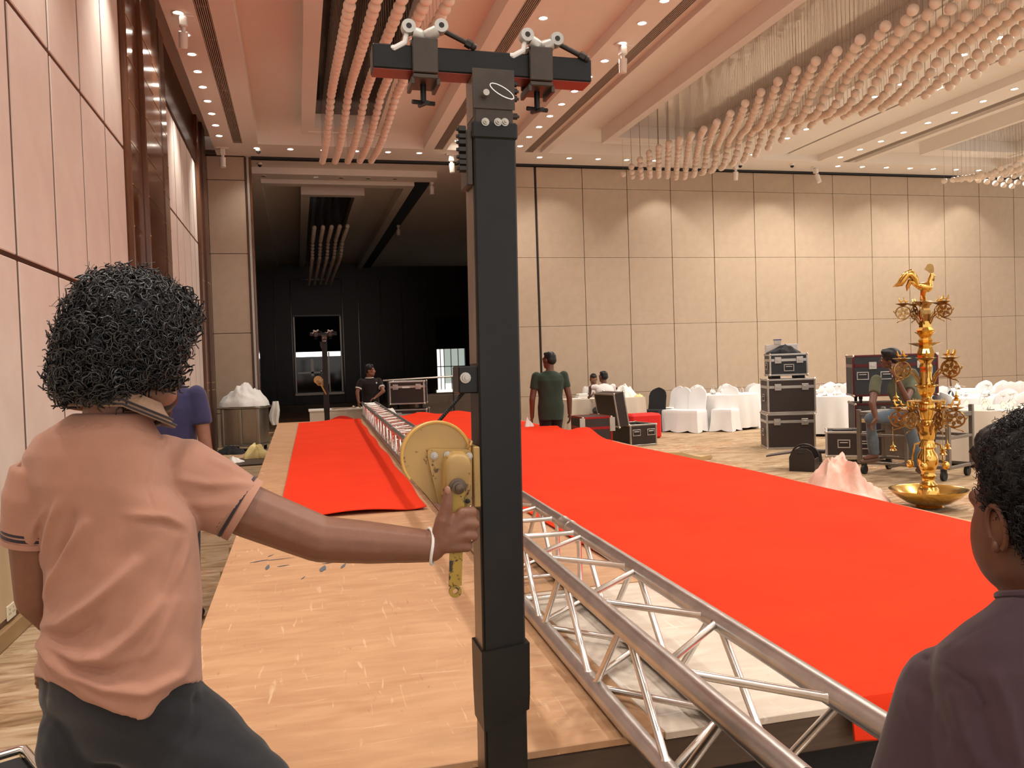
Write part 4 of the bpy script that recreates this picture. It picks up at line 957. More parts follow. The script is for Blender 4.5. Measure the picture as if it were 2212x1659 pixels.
A = at(840, 822, 18.6); rl = thing('pipe_rail', 'thin metal pipe rail on posts in front of the dark hall', 'rail', (A.x, A.y + .3, 0))
MB().cyl((-.1, 0, 1.30), (1.55, 0, 1.34), .022, 8).build('rail', M['alu_dull'], rl, True)
for x in (0, 1.5): MB().cyl((x, 0, 0), (x, 0, 1.32), .02, 8).build('post', M['rubber'], rl, True)

# ------------------------------------------------------------------ chairs, tables, glasses
def chair_proto(name, m, cat, label):
    t = thing(name, label, cat, (0, -30, 0)); s = MB()
    def sq(w, d, z, pinch, yo=0):                     # rounded square ring with pulled-in sides
        out = []
        for k in range(24):
            a = 2 * PI * k / 24 + PI / 4; c, s_ = math.cos(a), math.sin(a); f = 1 / max(abs(c), abs(s_)); f = 1 + (f - 1) * .92
            pin = 1 - pinch * (1 - (abs(math.sin(2 * a))) ** .6); out.append(Vector((c * f * w / 2 * pin, s_ * f * d / 2 * pin + yo, z + (pinch * .25 * (1 - abs(math.sin(2 * a))) if z < .05 else 0))))
        return out
    s.rings([sq(.54, .56, .004, .16), sq(.51, .53, .10, .12), sq(.47, .48, .26, .06), sq(.46, .46, .40, .01), sq(.455, .455, .45, 0), sq(.43, .43, .475, 0)])
    s.build('cover_skirt', m, t, True, ang=60)
    prof = [(-.205, .44), (-.20, .60), (-.205, .76), (-.185, .84), (-.14, .895), (-.07, .93), (0, .952), (.07, .93), (.14, .895), (.185, .84), (.205, .76), (.20, .60), (.205, .44)]
    b = MB(); R = []
    for f, dy in ((.88, -.028), (1, -.016), (1, .016), (.88, .028)):
        R.append([Vector((x * f, .19 + (z - .44) * .22 + dy + .03 * (1 - (x / .21) ** 2), .44 + (z - .44) * (f if z > .5 else 1))) for x, z in prof])
    b.rings(R).build('cover_back', m, t, True, ang=60)
    return t
wc = chair_proto('banquet_chair', M['white_cover'], 'chair', '')
bk = chair_proto('banquet_chair', M['black_cloth'], 'chair', '')
used = set()
def chair(p, rz, label, proto=wc, group=None):
    if proto.name not in used: used.add(proto.name); o = proto; o.location = (p.x, p.y, 0); o.rotation_euler = (0, 0, rz); o['label'] = label
    else: o = dup(proto, (p.x, p.y, 0), rz, label)
    if group: o['group'] = group
    return o
def face(p, c): return math.atan2(c.y - p.y, c.x - p.x) + PI / 2      # seat front (-y) turned to c
def rtable(c, r, label, m='white_cloth', h=.76, seed=1):
    t = thing('round_table', label, 'table', (c.x, c.y, 0)); MB().lathe([(r - .02, h - .03), (r - .005, h - .02), (r - .005, h - .012), (r - .02, h - .006)], 40).build('table_top', M['timber'], t)
    MB().cyl((0, 0, 0), (0, 0, h - .03), .05, 12).lathe([(.30, 0), (.30, .03), (.05, .06)], 20).build('pedestal', M['alu_dull'], t)
    cl = MB(); n = 120
    def fn(u, z): k = max(0, min(1, (h - .04 - z) / .5)); return 1 + k * (.035 * math.sin(2 * PI * u * 17 + seed) + .025 * math.sin(2 * PI * u * 9 + 2 * seed) + .06)
    cl.lathe([(r + .002, .05), (r + .002, .3), (r + .003, .55), (r + .003, h - .03), (r - .002, h), (r - .06, h + .0015), (.02, h + .0015)], n, (c.x, c.y, 0), cap=False, fn=fn)
    o = cl.build('tablecloth', M[m], None, True, ang=70); tag(o, label.replace('round table under a', 'draped').replace('round table with a', 'draped').replace(' cloth', ' tablecloth', 1), 'tablecloth'); return t
gob_me = MB().lathe([(.035, 0), (.040, .035), (.034, .075), (.012, .105), (.005, .115), (.0045, .16), (.008, .168), (.034, .176), (.034, .179), (.004, .181)], 14).mesh('goblet', M['glass'], True, 50)
nap_me = MB().rings([[Vector((x, y, z)) for x, y in ((-.05, -.05), (.05, -.05), (.05, .05), (-.05, .05))] for z in (0, .02)]).mesh('napkin', M['paper'])
pad_me = MB().b2((-.10, -.07, 0), (.10, .07, .006)).mesh('notepad', M['paper'])
pen_me = MB().cyl((-.07, 0, .005), (.07, 0, .005), .005, 6).mesh('pen', M['rubber'])
def glasses(c, pts, where, group, h=.762):
    for x, y in pts:
        o = link('goblet', gob_me, None, (c.x + x, c.y + y, h)); tag(o, 'upturned clear stemmed goblet on ' + where, 'glass', group)
def pads(c, pts, where, group, h=.7625):
    for i, (x, y, a) in enumerate(pts):
        o = link('notepad', pad_me, None, (c.x + x, c.y + y, h)); o.rotation_euler = (0, 0, a); tag(o, 'blank white notepad on ' + where, 'notepad', 'notepads ' + group)
        o = link('pen', pen_me, None, (c.x + x + .14 * math.cos(a + 1.57), c.y + y + .14 * math.sin(a + 1.57), h)); o.rotation_euler = (0, 0, a); tag(o, 'thin dark pen on ' + where, 'pen', 'pens ' + group)

# table by the partition, with white chairs turned away from it
T1 = at(1560, 930, 18.75); T1.z = 0
rtable(T1, .80, 'round table under a white cloth nearest the partition, left of the case stack', seed=1)
glasses(T1, [(-.55, .2), (-.5, .0), (-.15, .15), (-.2, -.05), (-.28, -.15), (.1, -.2), (.18, .3), (.42, .12), (.52, .25), (.60, .15)], 'the round table left of the case stack', 'goblets on the table left of the case stack')
pads(T1, [(-.5, -.25, .2), (.3, -.1, .1), (-.0, .45, 0), (.1, -.55, .1)], 'the round table left of the case stack', 'left of the case stack')
for px, py, dep, a, lb in ((1450, 928, 19.0, -1.15, 'white covered chair at the far left of the row, mostly behind its neighbour'), (1462, 930, 18.2, -1.1, 'second white covered chair from the left, seat towards the black chair'), (1497, 931, 17.9, -.95, 'third white covered chair from the left in front of the tablecloth'), (1568, 931, 17.9, -.90, 'white covered chair alone in the middle of the tablecloth front'), (1627, 927, 18.6, -.95, 'white covered chair half hidden by the left edge of the case stack'),
    (1495, 900, 20.0, PI, 'white chair back just right of the leftmost pair, behind the table'), (1556, 900, 20.1, PI, 'white chair back behind the middle of the round table by the partition'), (1633, 905, 19.9, PI * .8, 'white chair back at the right end of the table by the partition')):
    q = at(px, py, dep)
    if py < 920: q.y = min(q.y, 18.42)
    chair(q, a, lb)
# registration table with two men
T0 = at(1300, 900, 18.4); T0.z = 0
rt = thing('registration_table', 'long table under a cream cloth where two men in white shirts sit', 'table', (T0.x, T0.y, 0), -.04)
MB().b2((-.85, -.38, .74), (.85, .38, .765), .006).build('table_top', M['timber'], rt)
for x in (-.78, .78):
    for y in (-.3, .3): piece(rt, 'leg', M['alu_dull'], (x - .015, y - .015, 0), (x + .015, y + .015, .74))
cl = MB(); R = []
for z, k in ((.03, .05), (.4, .03), (.75, .004), (.772, 0)):
    r = []
    for i in range(80):
        u = i / 80 * 4; s = int(u); f = u - s; cs_ = [(-.865, -.395), (.865, -.395), (.865, .395), (-.865, .395), (-.865, -.395)]
        x = cs_[s][0] + (cs_[s + 1][0] - cs_[s][0]) * f; y = cs_[s][1] + (cs_[s + 1][1] - cs_[s][1]) * f
        w_ = k * (1 + .7 * math.sin(i * 1.9)); x += math.copysign(w_, x) if s in (1, 3) else 0; y += math.copysign(w_, y) if s in (0, 2) else 0
        r.append(Vector((x, y, z)))
    R.append(r)
o = cl.rings(R, True).build('tablecloth', M['cream_cloth'], None, True, (T0.x, T0.y, 0), 60); o.rotation_euler = (0, 0, -.04); tag(o, 'cream cloth hanging to the floor over the long table of the two men', 'tablecloth')
for i, (x, y, z, lb) in enumerate(((-.42, .05, .773, 'lower white food box in the pile at the left end of the long table'), (-.40, .05, .828, 'upper white food box in the pile at the left end of the long table'), (-.66, -.12, .773, 'flat white tray at the left edge of the long table'))):
    o = MB().b2((-.13, -.1, 0), (.13, .1, .053 if i < 2 else .02), .008).build('food_box', M['paper'], None, loc=(T0.x + x, T0.y + y, z)); tag(o, lb, 'box')
tag(mound('plastic_bag', Vector((T0.x + .55, T0.y - .05, .773)), .25, .18, .24, 'linen', 9, .5, 0, 24), 'rumpled white plastic bag on the right end of the long table', 'bag')
tag(mound('napkin_heap', Vector((T0.x + .78, T0.y - .25, .773)), .1, .08, .06, 'yellow_linen', 12, .5, 0, 18), 'pale yellow napkin at the right corner of the long table', 'napkin')
chair(at(1335, 900, 19.3), -.3, 'black covered chair behind the white bag on the long table', bk)
chair(at(1412, 925, 18.4), -.85, 'black covered chair standing alone right of the long table', bk)
chair(at(1302, 900, 17.55), PI, 'black covered chair under the man whose back is turned', bk)

# table behind the case stack
T2 = at(1800, 940, 16.6); T2.z = 0
rtable(T2, .72, 'round table under a cream cloth between the case stack and the big case', seed=3)
glasses(T2, [(-.5, .1), (-.42, .0), (-.3, -.2), (-.2, .25), (-.05, -.15), (.02, -.2), (.08, -.1), (.3, -.15), (.36, -.2), (.4, -.05)], 'the round table right of the case stack', 'goblets on the table right of the case stack')
pads(T2, [(-.35, -.4, .1), (.25, -.4, 0), (.0, .4, .2)], 'the round table right of the case stack', 'right of the case stack')
T3 = at(1806, 900, 18.6); T3.z = 0; T3.y = min(T3.y, 17.9)
rtable(T3, .70, 'round table under a white cloth at the partition, farthest of the middle tables', seed=4)
glasses(T3, [(-.4, -.1), (-.3, .1), (.25, -.2), (.35, 0)], 'the farthest round table at the partition', 'goblets on the farthest table')
for px, dep, a, lb in ((1768, 17.7, PI, 'white chair back next to the right edge of the case stack'), (1800, 17.9, 2.9, 'white chair back centred behind the table right of the case stack'), (1818, 18.9, PI, 'rear white chair back between the case stack and the big case'), (1776, 18.9, PI, 'white chair back half behind the chair next to the case stack')):
    q = at(px, 890, dep); q.y = min(q.y, 18.4); chair(q, a, lb)

# tables at the right edge
T4 = at(2165, 965, 11.6); T4.z = 0
rtable(T4, .75, 'round table with a creased cloth and goblets close to the right edge', 'cream_cloth', seed=6)
glasses(T4, [(-.47, -.2), (-.33, -.1), (-.25, -.28), (.1, -.05), (.3, .1), (.0, .3), (-.3, .3)], 'the round table at the right edge behind the plum shirt', 'goblets on the right edge table')
pads(T4, [(-.45, -.45, .2), (-.1, -.6, 0), (-.45, .2, .1)], 'the round table at the right edge', 'at the right edge')
T5 = at(2095, 900, 14.6); T5.z = 0
rtable(T5, .78, 'round table under a white cloth right of the brass lamp column', seed=7)
glasses(T5, [(-.3, .1), (-.1, .0), (-.45, -.1), (.2, -.2), (.3, -.1), (.45, .1), (.1, .3)], 'the round table right of the brass lamp', 'goblets on the table right of the lamp')
T6 = at(2046, 890, 17.2); T6.z = 0
rtable(T6, .75, 'round table under a white cloth directly behind the brass lamp column', seed=8)
glasses(T6, [(-.35, -.1), (-.2, .1), (.1, -.2), (.25, 0)], 'the round table directly behind the brass lamp', 'goblets on the table behind the lamp')
for px, py, dep, a, lb in ((2030, 910, 15.0, 2.6, 'white chair back immediately right of the brass lamp column'), (2078, 910, 13.4, -2.3, 'white chair seen from its back between the lamp and the right edge table'), (2103, 880, 16.9, PI, 'white chair with patterned glints left of the rear chair cluster'), (2120, 900, 15.6, -2.7, 'grey-shaded white chair back in the rear chair cluster'), (2139, 880, 16.6, PI, 'white chair back at the top middle of the rear chair cluster'), (2166, 890, 15.9, 2.8, 'white chair back in shade right of the cluster middle'), (2182, 880, 16.0, 2.9, 'white chair back near the right edge in shade'), (2200, 870, 16.6, PI, 'highest white chair back at the right edge'), (2150, 920, 13.3, PI * .95, 'white chair back behind the right edge table, left one'), (2180, 930, 12.5, PI, 'white chair back directly above the goblets of the right edge table'), (2215, 910, 12.9, PI, 'white chair back cut off by the right edge'), (2062, 940, 12.7, 1.9, 'white chair whose seat shows below the lamp arms')):
    q = at(px, py, dep); chair(q, a, lb)
q = at(2062, 830, 17.6); q.z = 0
wch = thing('wooden_chair', 'dark wooden chair with an open curved back rail behind the white chairs', 'chair', q, .2)
for sx in (-.2, .2): MB().tube([(sx, .2, 0), (sx, .2, .45), (sx * 1.1, .26, .98)], .02, 8).build('back_post', M['wood_gloss'], wch, True); MB().cyl((sx, -.2, 0), (sx, -.2, .45), .02, 8).build('leg', M['wood_gloss'], wch, True)
MB().b2((-.23, -.23, .43), (.23, .23, .48), .01).build('seat', M['wood_gloss'], wch)
MB().tube([(-.27, .25, 1.0), (-.1, .29, 1.01), (.1, .29, 1.01), (.27, .25, 1.0)], .028, 8).build('top_rail', M['wood_gloss'], wch, True)

# ------------------------------------------------------------------ brass rooster lamp
LP = onz(2006, 1086, 0); LP = at(2006, 1086, 8.45); LP.z = 0
la = thing('brass_oil_lamp', 'tall tiered brass oil lamp crowned with a rooster standing in a wide brass bowl', 'brass lamp', LP, -.25)
def lz(y): return 1.6 + (770 - y) * 8.45 / F_PX
MB().lathe([(.10, .0), (.14, .02), (.12, .035), (.20, .06), (.30, .12), (.365, .185), (.37, .195), (.355, .192), (.28, .13), (.16, .085), (.10, .08)], 48).build('base_bowl', M['brass'], la, True, ang=50)
col_ = [(.09, .08), (.115, .11), (.10, .16), (.095, .20), (.075, .22), (.085, .24), (.06, .27), (.055, .30), (.075, .33), (.06, .36), (.075, .40), (.095, .45), (.10, .50), (.085, .55), (.065, .58), (.06, .60), (.085, .62), (.075, .65), (.06, .68), (.068, .71), (.075, .76), (.07, .80), (.085, .83), (.06, .86), (.055, .89)]
MB().lathe(col_, 32).build('lower_column', M['brass'], la, True, ang=50)
mid_ = [(.055, .89), (.085, .95), (.095, 1.04), (.085, 1.06), (.22, 1.085), (.215, 1.075), (.07, 1.09), (.055, 1.12), (.09, 1.17), (.10, 1.22), (.14, 1.235), (.13, 1.245), (.075, 1.25), (.065, 1.32), (.07, 1.36), (.062, 1.40), (.075, 1.42), (.06, 1.46)]
MB().lathe([(r * .82, z) for r, z in mid_], 32).build('middle_column', M['brass'], la, True, ang=50)
MB().lathe([(.05, 1.46), (.075, 1.50), (.085, 1.56), (.062, 1.63), (.055, 1.66), (.07, 1.69), (.05, 1.72), (.078, 1.76), (.085, 1.79), (.06, 1.82), (.055, 1.88)], 8).build('upper_column', M['brass'], la)
MB().lathe([(.045, 1.60), (.16, 1.645), (.15, 1.648), (.05, 1.63)], 32, (0, 0, .02)).build('drip_dish', M['brass'], la, True, ang=50)
MB().lathe([(.05, 1.72), (.10, 1.755), (.095, 1.758), (.05, 1.745)], 32, (0, 0, .02)).build('drip_dish', M['brass'], la, True, ang=50)
MB().lathe([(.05, 1.88), (.045, 1.95), (.062, 2.02), (.058, 2.06), (.045, 2.08), (.05, 2.10), (.07, 2.12), (.078, 2.14), (.06, 2.15)], 8, (0, 0, -.07)).build('top_column', M['brass_dull'], la)
# one ornamental arm: wheel with star, oil dish and perched bird
def arm_meshes():
    w = MB(); R0 = .082; c = Vector((.235, 0, .02))
    w.tube([c + Vector((R0 * math.cos(a), 0, R0 * .92 * math.sin(a))) for a in [2 * PI * k / 28 for k in range(28)]], .0085, 6, True)
    for k in range(6):
        a = PI / 3 * k + .3; d = Vector((math.cos(a), 0, .92 * math.sin(a))); n = Vector((-math.sin(a), 0, math.cos(a)))
        w.rings([[c + d * r + n * s * wd + Vector((0, t, 0)) for s, t in ((-1, -.004), (1, -.004), (1, .004), (-1, .004))] for r, wd in ((.018, .008), (.045, .020), (R0 - .004, .004))])
    w.tube([c + Vector((.020 * math.cos(a), 0, .020 * math.sin(a))) for a in [2 * PI * k / 12 for k in range(12)]], .008, 5, True)
    s = MB(); s.tube([(.06, 0, -.13), (.08, 0, -.10), (.10, 0, -.05), (.135, 0, -.02), (.16, 0, -.01)], .009, 6); s.tube([(.045, 0, -.12), (.065, 0, -.08), (.09, 0, -.03), (.13, 0, .015), (.15, 0, .02)], .006, 6)
    s.tube([(.20, 0, -.055), (.25, 0, -.075), (.29, 0, -.085), (.305, 0, -.10)], .006, 5); s.tube([(.315, 0, .01), (.335, 0, .03), (.34, 0, .05)], .006, 5)
    d = MB().lathe([(.012, .095), (.03, .105), (.085, .128), (.082, .130), (.03, .112), (.02, .115)], 18, (.235, 0, 0))
    b = MB()
    for sx in (-.028, .028):
        b.tube([(.235 + sx, 0, .115), (.235 + sx, 0, .14)], .006, 6); b.tube([(.235 + sx - .034, 0, .155), (.235 + sx, 0, .150), (.235 + sx + .012, 0, .165), (.235 + sx + .016, 0, .195), (.235 + sx + .024, 0, .20)], [.003, .013, .010, .005, .003], 7)
    return [('scroll', s.mesh('scroll', M['brass_dull'], True)), ('wheel', w.mesh('wheel', M['brass_dull'], True, 50)), ('oil_dish', d.mesh('oil_dish', M['brass_dull'], True, 50)), ('bird_pair', b.mesh('bird_pair', M['brass'], True))]
AM = arm_meshes()
for z, n, off, sc in ((1.98, 5, .35, .84), (1.40, 6, .1, 1.06), (.90, 6, .5, 1.06)):
    for k in range(n):
        a = off + 2 * PI * k / n; s = link('scroll', AM[0][1], la, (0, 0, z - .02)); s.rotation_euler = (0, 0, a); s.scale = (sc,) * 3; s.name = 'lamp_arm'
        for nm, me in AM[1:]: link(nm, me, s)
        if z < 1.5 and k % 2 == 0:
            h = MB().cyl((.30, 0, -.06), (.30, 0, -.20), .002, 5).lathe([(.003, -.20), (.008, -.235), (.03, -.25), (.03, -.253), (.012, -.26), (.035, -.285), (.035, -.288), (.004, -.295)], 14, (.30, 0, 0)).build('hanging_wick_lamp', M['brass'], s, True)
for k in range(4):
    a = .9 + PI / 2 * k; v = Vector((math.cos(a), math.sin(a), 0))
    MB().tube([v * .07 + Vector((0, 0, .66)), v * .12 + Vector((0, 0, .64)), v * .135 + Vector((0, 0, .56)), v * .14 + Vector((0, 0, .48))], .010, 6).ell(v * .165 + Vector((0, 0, .44)), (.036, .036, .042)).build('pear_drop', M['brass'], la, True)
# rooster
ro = MB(); zb_ = 2.075
for p_, q_, a_, b_ in (((.03, 0, .145), (-.03, 0, .155), .052, .040), ((-.03, 0, .155), (-.075, 0, .175), .038, .026), ((.045, 0, .155), (.058, 0, .215), .040, .025), ((.058, 0, .215), (.075, 0, .268), .026, .020)): ro.cap(p_, q_, a_, b_)
ro.cap((.09, 0, .262), (.112, 0, .245), .009, .002)
ro.v = [(x, y, z + zb_) for x, y, z in ro.v]
RB = ro.build('rooster_body', M['brass'], la, True); RB.rotation_euler = (0, 0, -.15)
ty_ = MB()
for dy, k in ((-.018, 1.0), (0, 1.08), (.018, .95)):
    ty_.tube([(-.06, dy * .4, .16 + zb_), (-.085, dy, .235 + zb_), (-.12 * k, dy * 1.2, .285 * k + zb_), (-.165 * k, dy * 1.3, .275 + zb_), (-.20 * k, dy * 1.3, .225 + zb_), (-.225 * k, dy, .185 + zb_), (-.275 * k, dy * .6, .165 + zb_)], [.018, .030, .034, .032, .028, .022, .003], 10)
ty_.tube([(-.06, 0, .15 + zb_), (-.10, 0, .20 + zb_), (-.135, 0, .21 + zb_), (-.155, 0, .16 + zb_), (-.165, 0, .115 + zb_)], [.016, .028, .026, .02, .003], 10)
ty_.build('tail', M['brass'], RB, True)
MB().prism([(.055, .285), (.03, .31), (.005, .325), (.02, .345), (.035, .372), (.06, .378), (.085, .365), (.095, .335), (.095, .295), (.08, .28)], (0, -.004, zb_), (1, 0, 0), (0, 0, 1), (0, .008, 0)).build('comb', M['brass_dull'], RB)
MB().ell((.092, 0, .225 + zb_), (.010, .008, .022)).build('wattle', M['brass_dull'], RB, True)
for dy, m in ((-.02, 'brass'), (.02, 'brass')):
    MB().tube([(0, dy, .12 + zb_), (-.012, dy, .075 + zb_), (.002, dy, .035 + zb_), (.004, dy, -.005 + zb_)], [.032, .020, .010, .009], 8).build('leg', M[m], RB, True)

# ------------------------------------------------------------------ small things on the left
q = onx(22, 1320, WX - .006); sk = thing('wall_socket', 'square white power socket on the dado panel low on the left wall', 'power socket', (WX - .006, q.y, q.z))
MB().b2((0, -.075, -.045), (.010, .075, .045), .003).build('face_plate', M['socket'], sk)
for y in (-.035, .035):
    for dy, dz in ((0, .018), (-.012, -.008), (.012, -.008)): piece(sk, 'pin_hole', M['rubber'], (.009, y + dy - .003, dz - .005), (.0106, y + dy + .003, dz + .005))
q = at(58, 1612, 2.75); cn = thing('chrome_framed_case', 'corner of a black padded case with a bright chrome frame at the bottom left', 'case', (q.x, q.y, 0), .5)
MB().b2((-.55, -.35, .02), (-.012, -.02, q.z - .012), .02).build('case_body', M['black_cloth'], cn)
MB().tube([(-.6, -.01, q.z), (-.03, -.01, q.z), (-.012, -.012, q.z - .004), (-.01, -.03, q.z - .006), (-.01, -.36, q.z)], .016, 10).build('chrome_frame', M['chrome'], cn, True)
MB().cyl((-.01, -.012, .0), (-.01, -.012, q.z - .01), .015, 10).build('chrome_post', M['chrome'], cn, True)
# ------------------------------------------------------------------ people
def remesh(name, mb, voxel, m, parent, it=4, disp=None, base=Vector()):
    me = mb.mesh('tmp', None); o = bpy.data.objects.new('tmp', me); COL.objects.link(o)
    r = o.modifiers.new('r', 'REMESH'); r.mode = 'VOXEL'; r.voxel_size = voxel; r.adaptivity = 0
    if it: s = o.modifiers.new('s', 'SMOOTH'); s.factor = .5; s.iterations = it
    dg = bpy.context.evaluated_depsgraph_get(); out = bpy.data.meshes.new_from_object(o.evaluated_get(dg))
    bpy.data.objects.remove(o); bpy.data.meshes.remove(me)
    if disp:
        n = len(out.vertices); co = np.zeros(n * 3); out.vertices.foreach_get('co', co); co = co.reshape(-1, 3)
        no = np.zeros(n * 3); out.vertices.foreach_get('normal', no); no = no.reshape(-1, 3)
        co = disp(co, no); out.vertices.foreach_set('co', co.ravel()); out.update()
    if base.length:
        out.transform(Matrix.Translation(-base))
    out.name = name; out.materials.clear(); out.materials.append(m); out.polygons.foreach_set('use_smooth', [True] * len(out.polygons))
    return link(name, out, parent)
class Frame:
    def __init__(s, o, f, u=(0, 0, 1)):
        s.o = Vector(o); s.f = Vector(f).normalized(); u = Vector(u); s.u = (u - s.f * u.dot(s.f)).normalized(); s.r = s.f.cross(s.u)
        s.R = Matrix((s.r, s.f, s.u)).transposed()
    def p(s, r, f, u): return s.o + s.r * r + s.f * f + s.u * u
def head(mb, H, k=1.0, fill=0):
    E = lambda c, r: mb.ell(H.p(*[x * k for x in c]), tuple(x * k for x in r), H.R)
    E((0, -.012, .030), (.076, .096, .092)); E((0, .030, -.045), (.060, .064, .085)); E((0, .058, -.098), (.034, .032, .026))
    if fill:
        for s in (-1, 1): E((s * .040, .036, -.040), (.034, .056, .070))
    for s in (-1, 1):
        E((s * .040, .058, -.020), (.023, .024, .024)); E((s * .048, .020, -.072), (.022, .045, .030)); E((s * .079, -.008, -.012), (.010, .021, .033)); E((s * .077, -.002, -.036), (.009, .012, .014))
    mb.cap(H.p(-.042 * k, .080 * k, .018 * k), H.p(.042 * k, .080 * k, .018 * k), .015 * k)
    mb.cap(H.p(0, .088 * k, .008 * k), H.p(0, .108 * k, -.032 * k), .009 * k, .014 * k); mb.cap(H.p(-.014 * k, .096 * k, -.038 * k), H.p(.014 * k, .096 * k, -.038 * k), .010 * k)
    E((0, .088, -.066), (.025, .012, .007)); E((0, .087, -.078), (.022, .012, .008)); E((0, .080, -.055), (.030, .018, .018))
def face_bits(H, par, base, k=1.0):
    e = MB(); ir = MB()
    for s in (-1, 1):
        c = H.p(s * .031 * k, .082 * k, -.002 * k) - base; e.ell(c, .0125 * k, nu=10, nv=7); ir.ell(c + H.f * .008 * k, .0068 * k, nu=8, nv=6)
    eo = e.build('eyes', M['eye'], par, True); ir.build('irises', M['iris'], eo, True)
    b = MB()
    for s in (-1, 1): b.cap(H.p(s * .018 * k, .096 * k, .020 * k) - base, H.p(s * .048 * k, .084 * k, .022 * k) - base, .0045 * k, .003 * k, 6)
    b.build('eyebrows', M['hair'], par, True)
def short_hair(H, par, base, vox=.008, k=1.0, front=0, vol=0, cap=False):
    h = MB(); E = lambda c, r: h.ell(H.p(*[x * k for x in c]), tuple(x * k for x in r), H.R)
    E((0, -.022, .045 + vol * .5), (.083 + vol, .092 + vol + front, .085 + vol)); E((0, -.055, .000), (.080 + vol * .5, .062, .070)); E((0, .045 + front, .090), (.055, .040, .030 + vol))
    return remesh('hair' if not cap else 'cap', h, vox, M['hair'], par, 3, base=base)
def hand(mb, w, d, side, k=1.0, curl=.6):           # w wrist, d pointing direction, side = across palm (to the thumb)
    w, d, s = Vector(w), Vector(d).normalized(), Vector(side).normalized(); n = d.cross(s)
    for i, (o, L_) in enumerate(((.030, .075), (.011, .083), (-.009, .077), (-.028, .062))):
        b = w + d * .085 * k + s * o * k; mb.cap(w + d * .01 * k + s * o * .6 * k, b, .015 * k, .012 * k, 8)
        m_ = b + (d * math.cos(curl * .5) - n * math.sin(curl * .5)) * L_ * .5 * k; e = m_ + (d * math.cos(curl * 1.3) - n * math.sin(curl * 1.3)) * L_ * .5 * k
        mb.cap(b, m_, .0095 * k, .009 * k, 8); mb.cap(m_, e, .009 * k, .0075 * k, 8)
    b = w + d * .03 * k + s * .035 * k; m_ = b + (d * .7 + s * .6 - n * .3).normalized() * .04 * k
    mb.cap(w + d * .015 * k, b, .016 * k, .014 * k, 8); mb.cap(b, m_, .012 * k, .0105 * k, 8); mb.cap(m_, m_ + (d * .9 + s * .2).normalized() * .03 * k, .0105 * k, .008 * k, 8)
def limb(mb, pts, rad):
    for (a, b), (ra, rb) in zip(zip(pts, pts[1:]), zip(rad, rad[1:])): mb.cap(a, b, ra, rb)
def torso_rings(mb, rings, n=28, e=2.4):
    R = []
    for c, r, f, a, b in rings:
        c, r, f = Vector(c), Vector(r), Vector(f); q = []
        for k in range(n):
            t = 2 * PI * k / n; x = math.copysign(abs(math.cos(t)) ** (2 / e), math.cos(t)); y = math.copysign(abs(math.sin(t)) ** (2 / e), math.sin(t)); q.append(c + r * a * x + f * b * y)
        R.append(q)
    mb.rings(R)
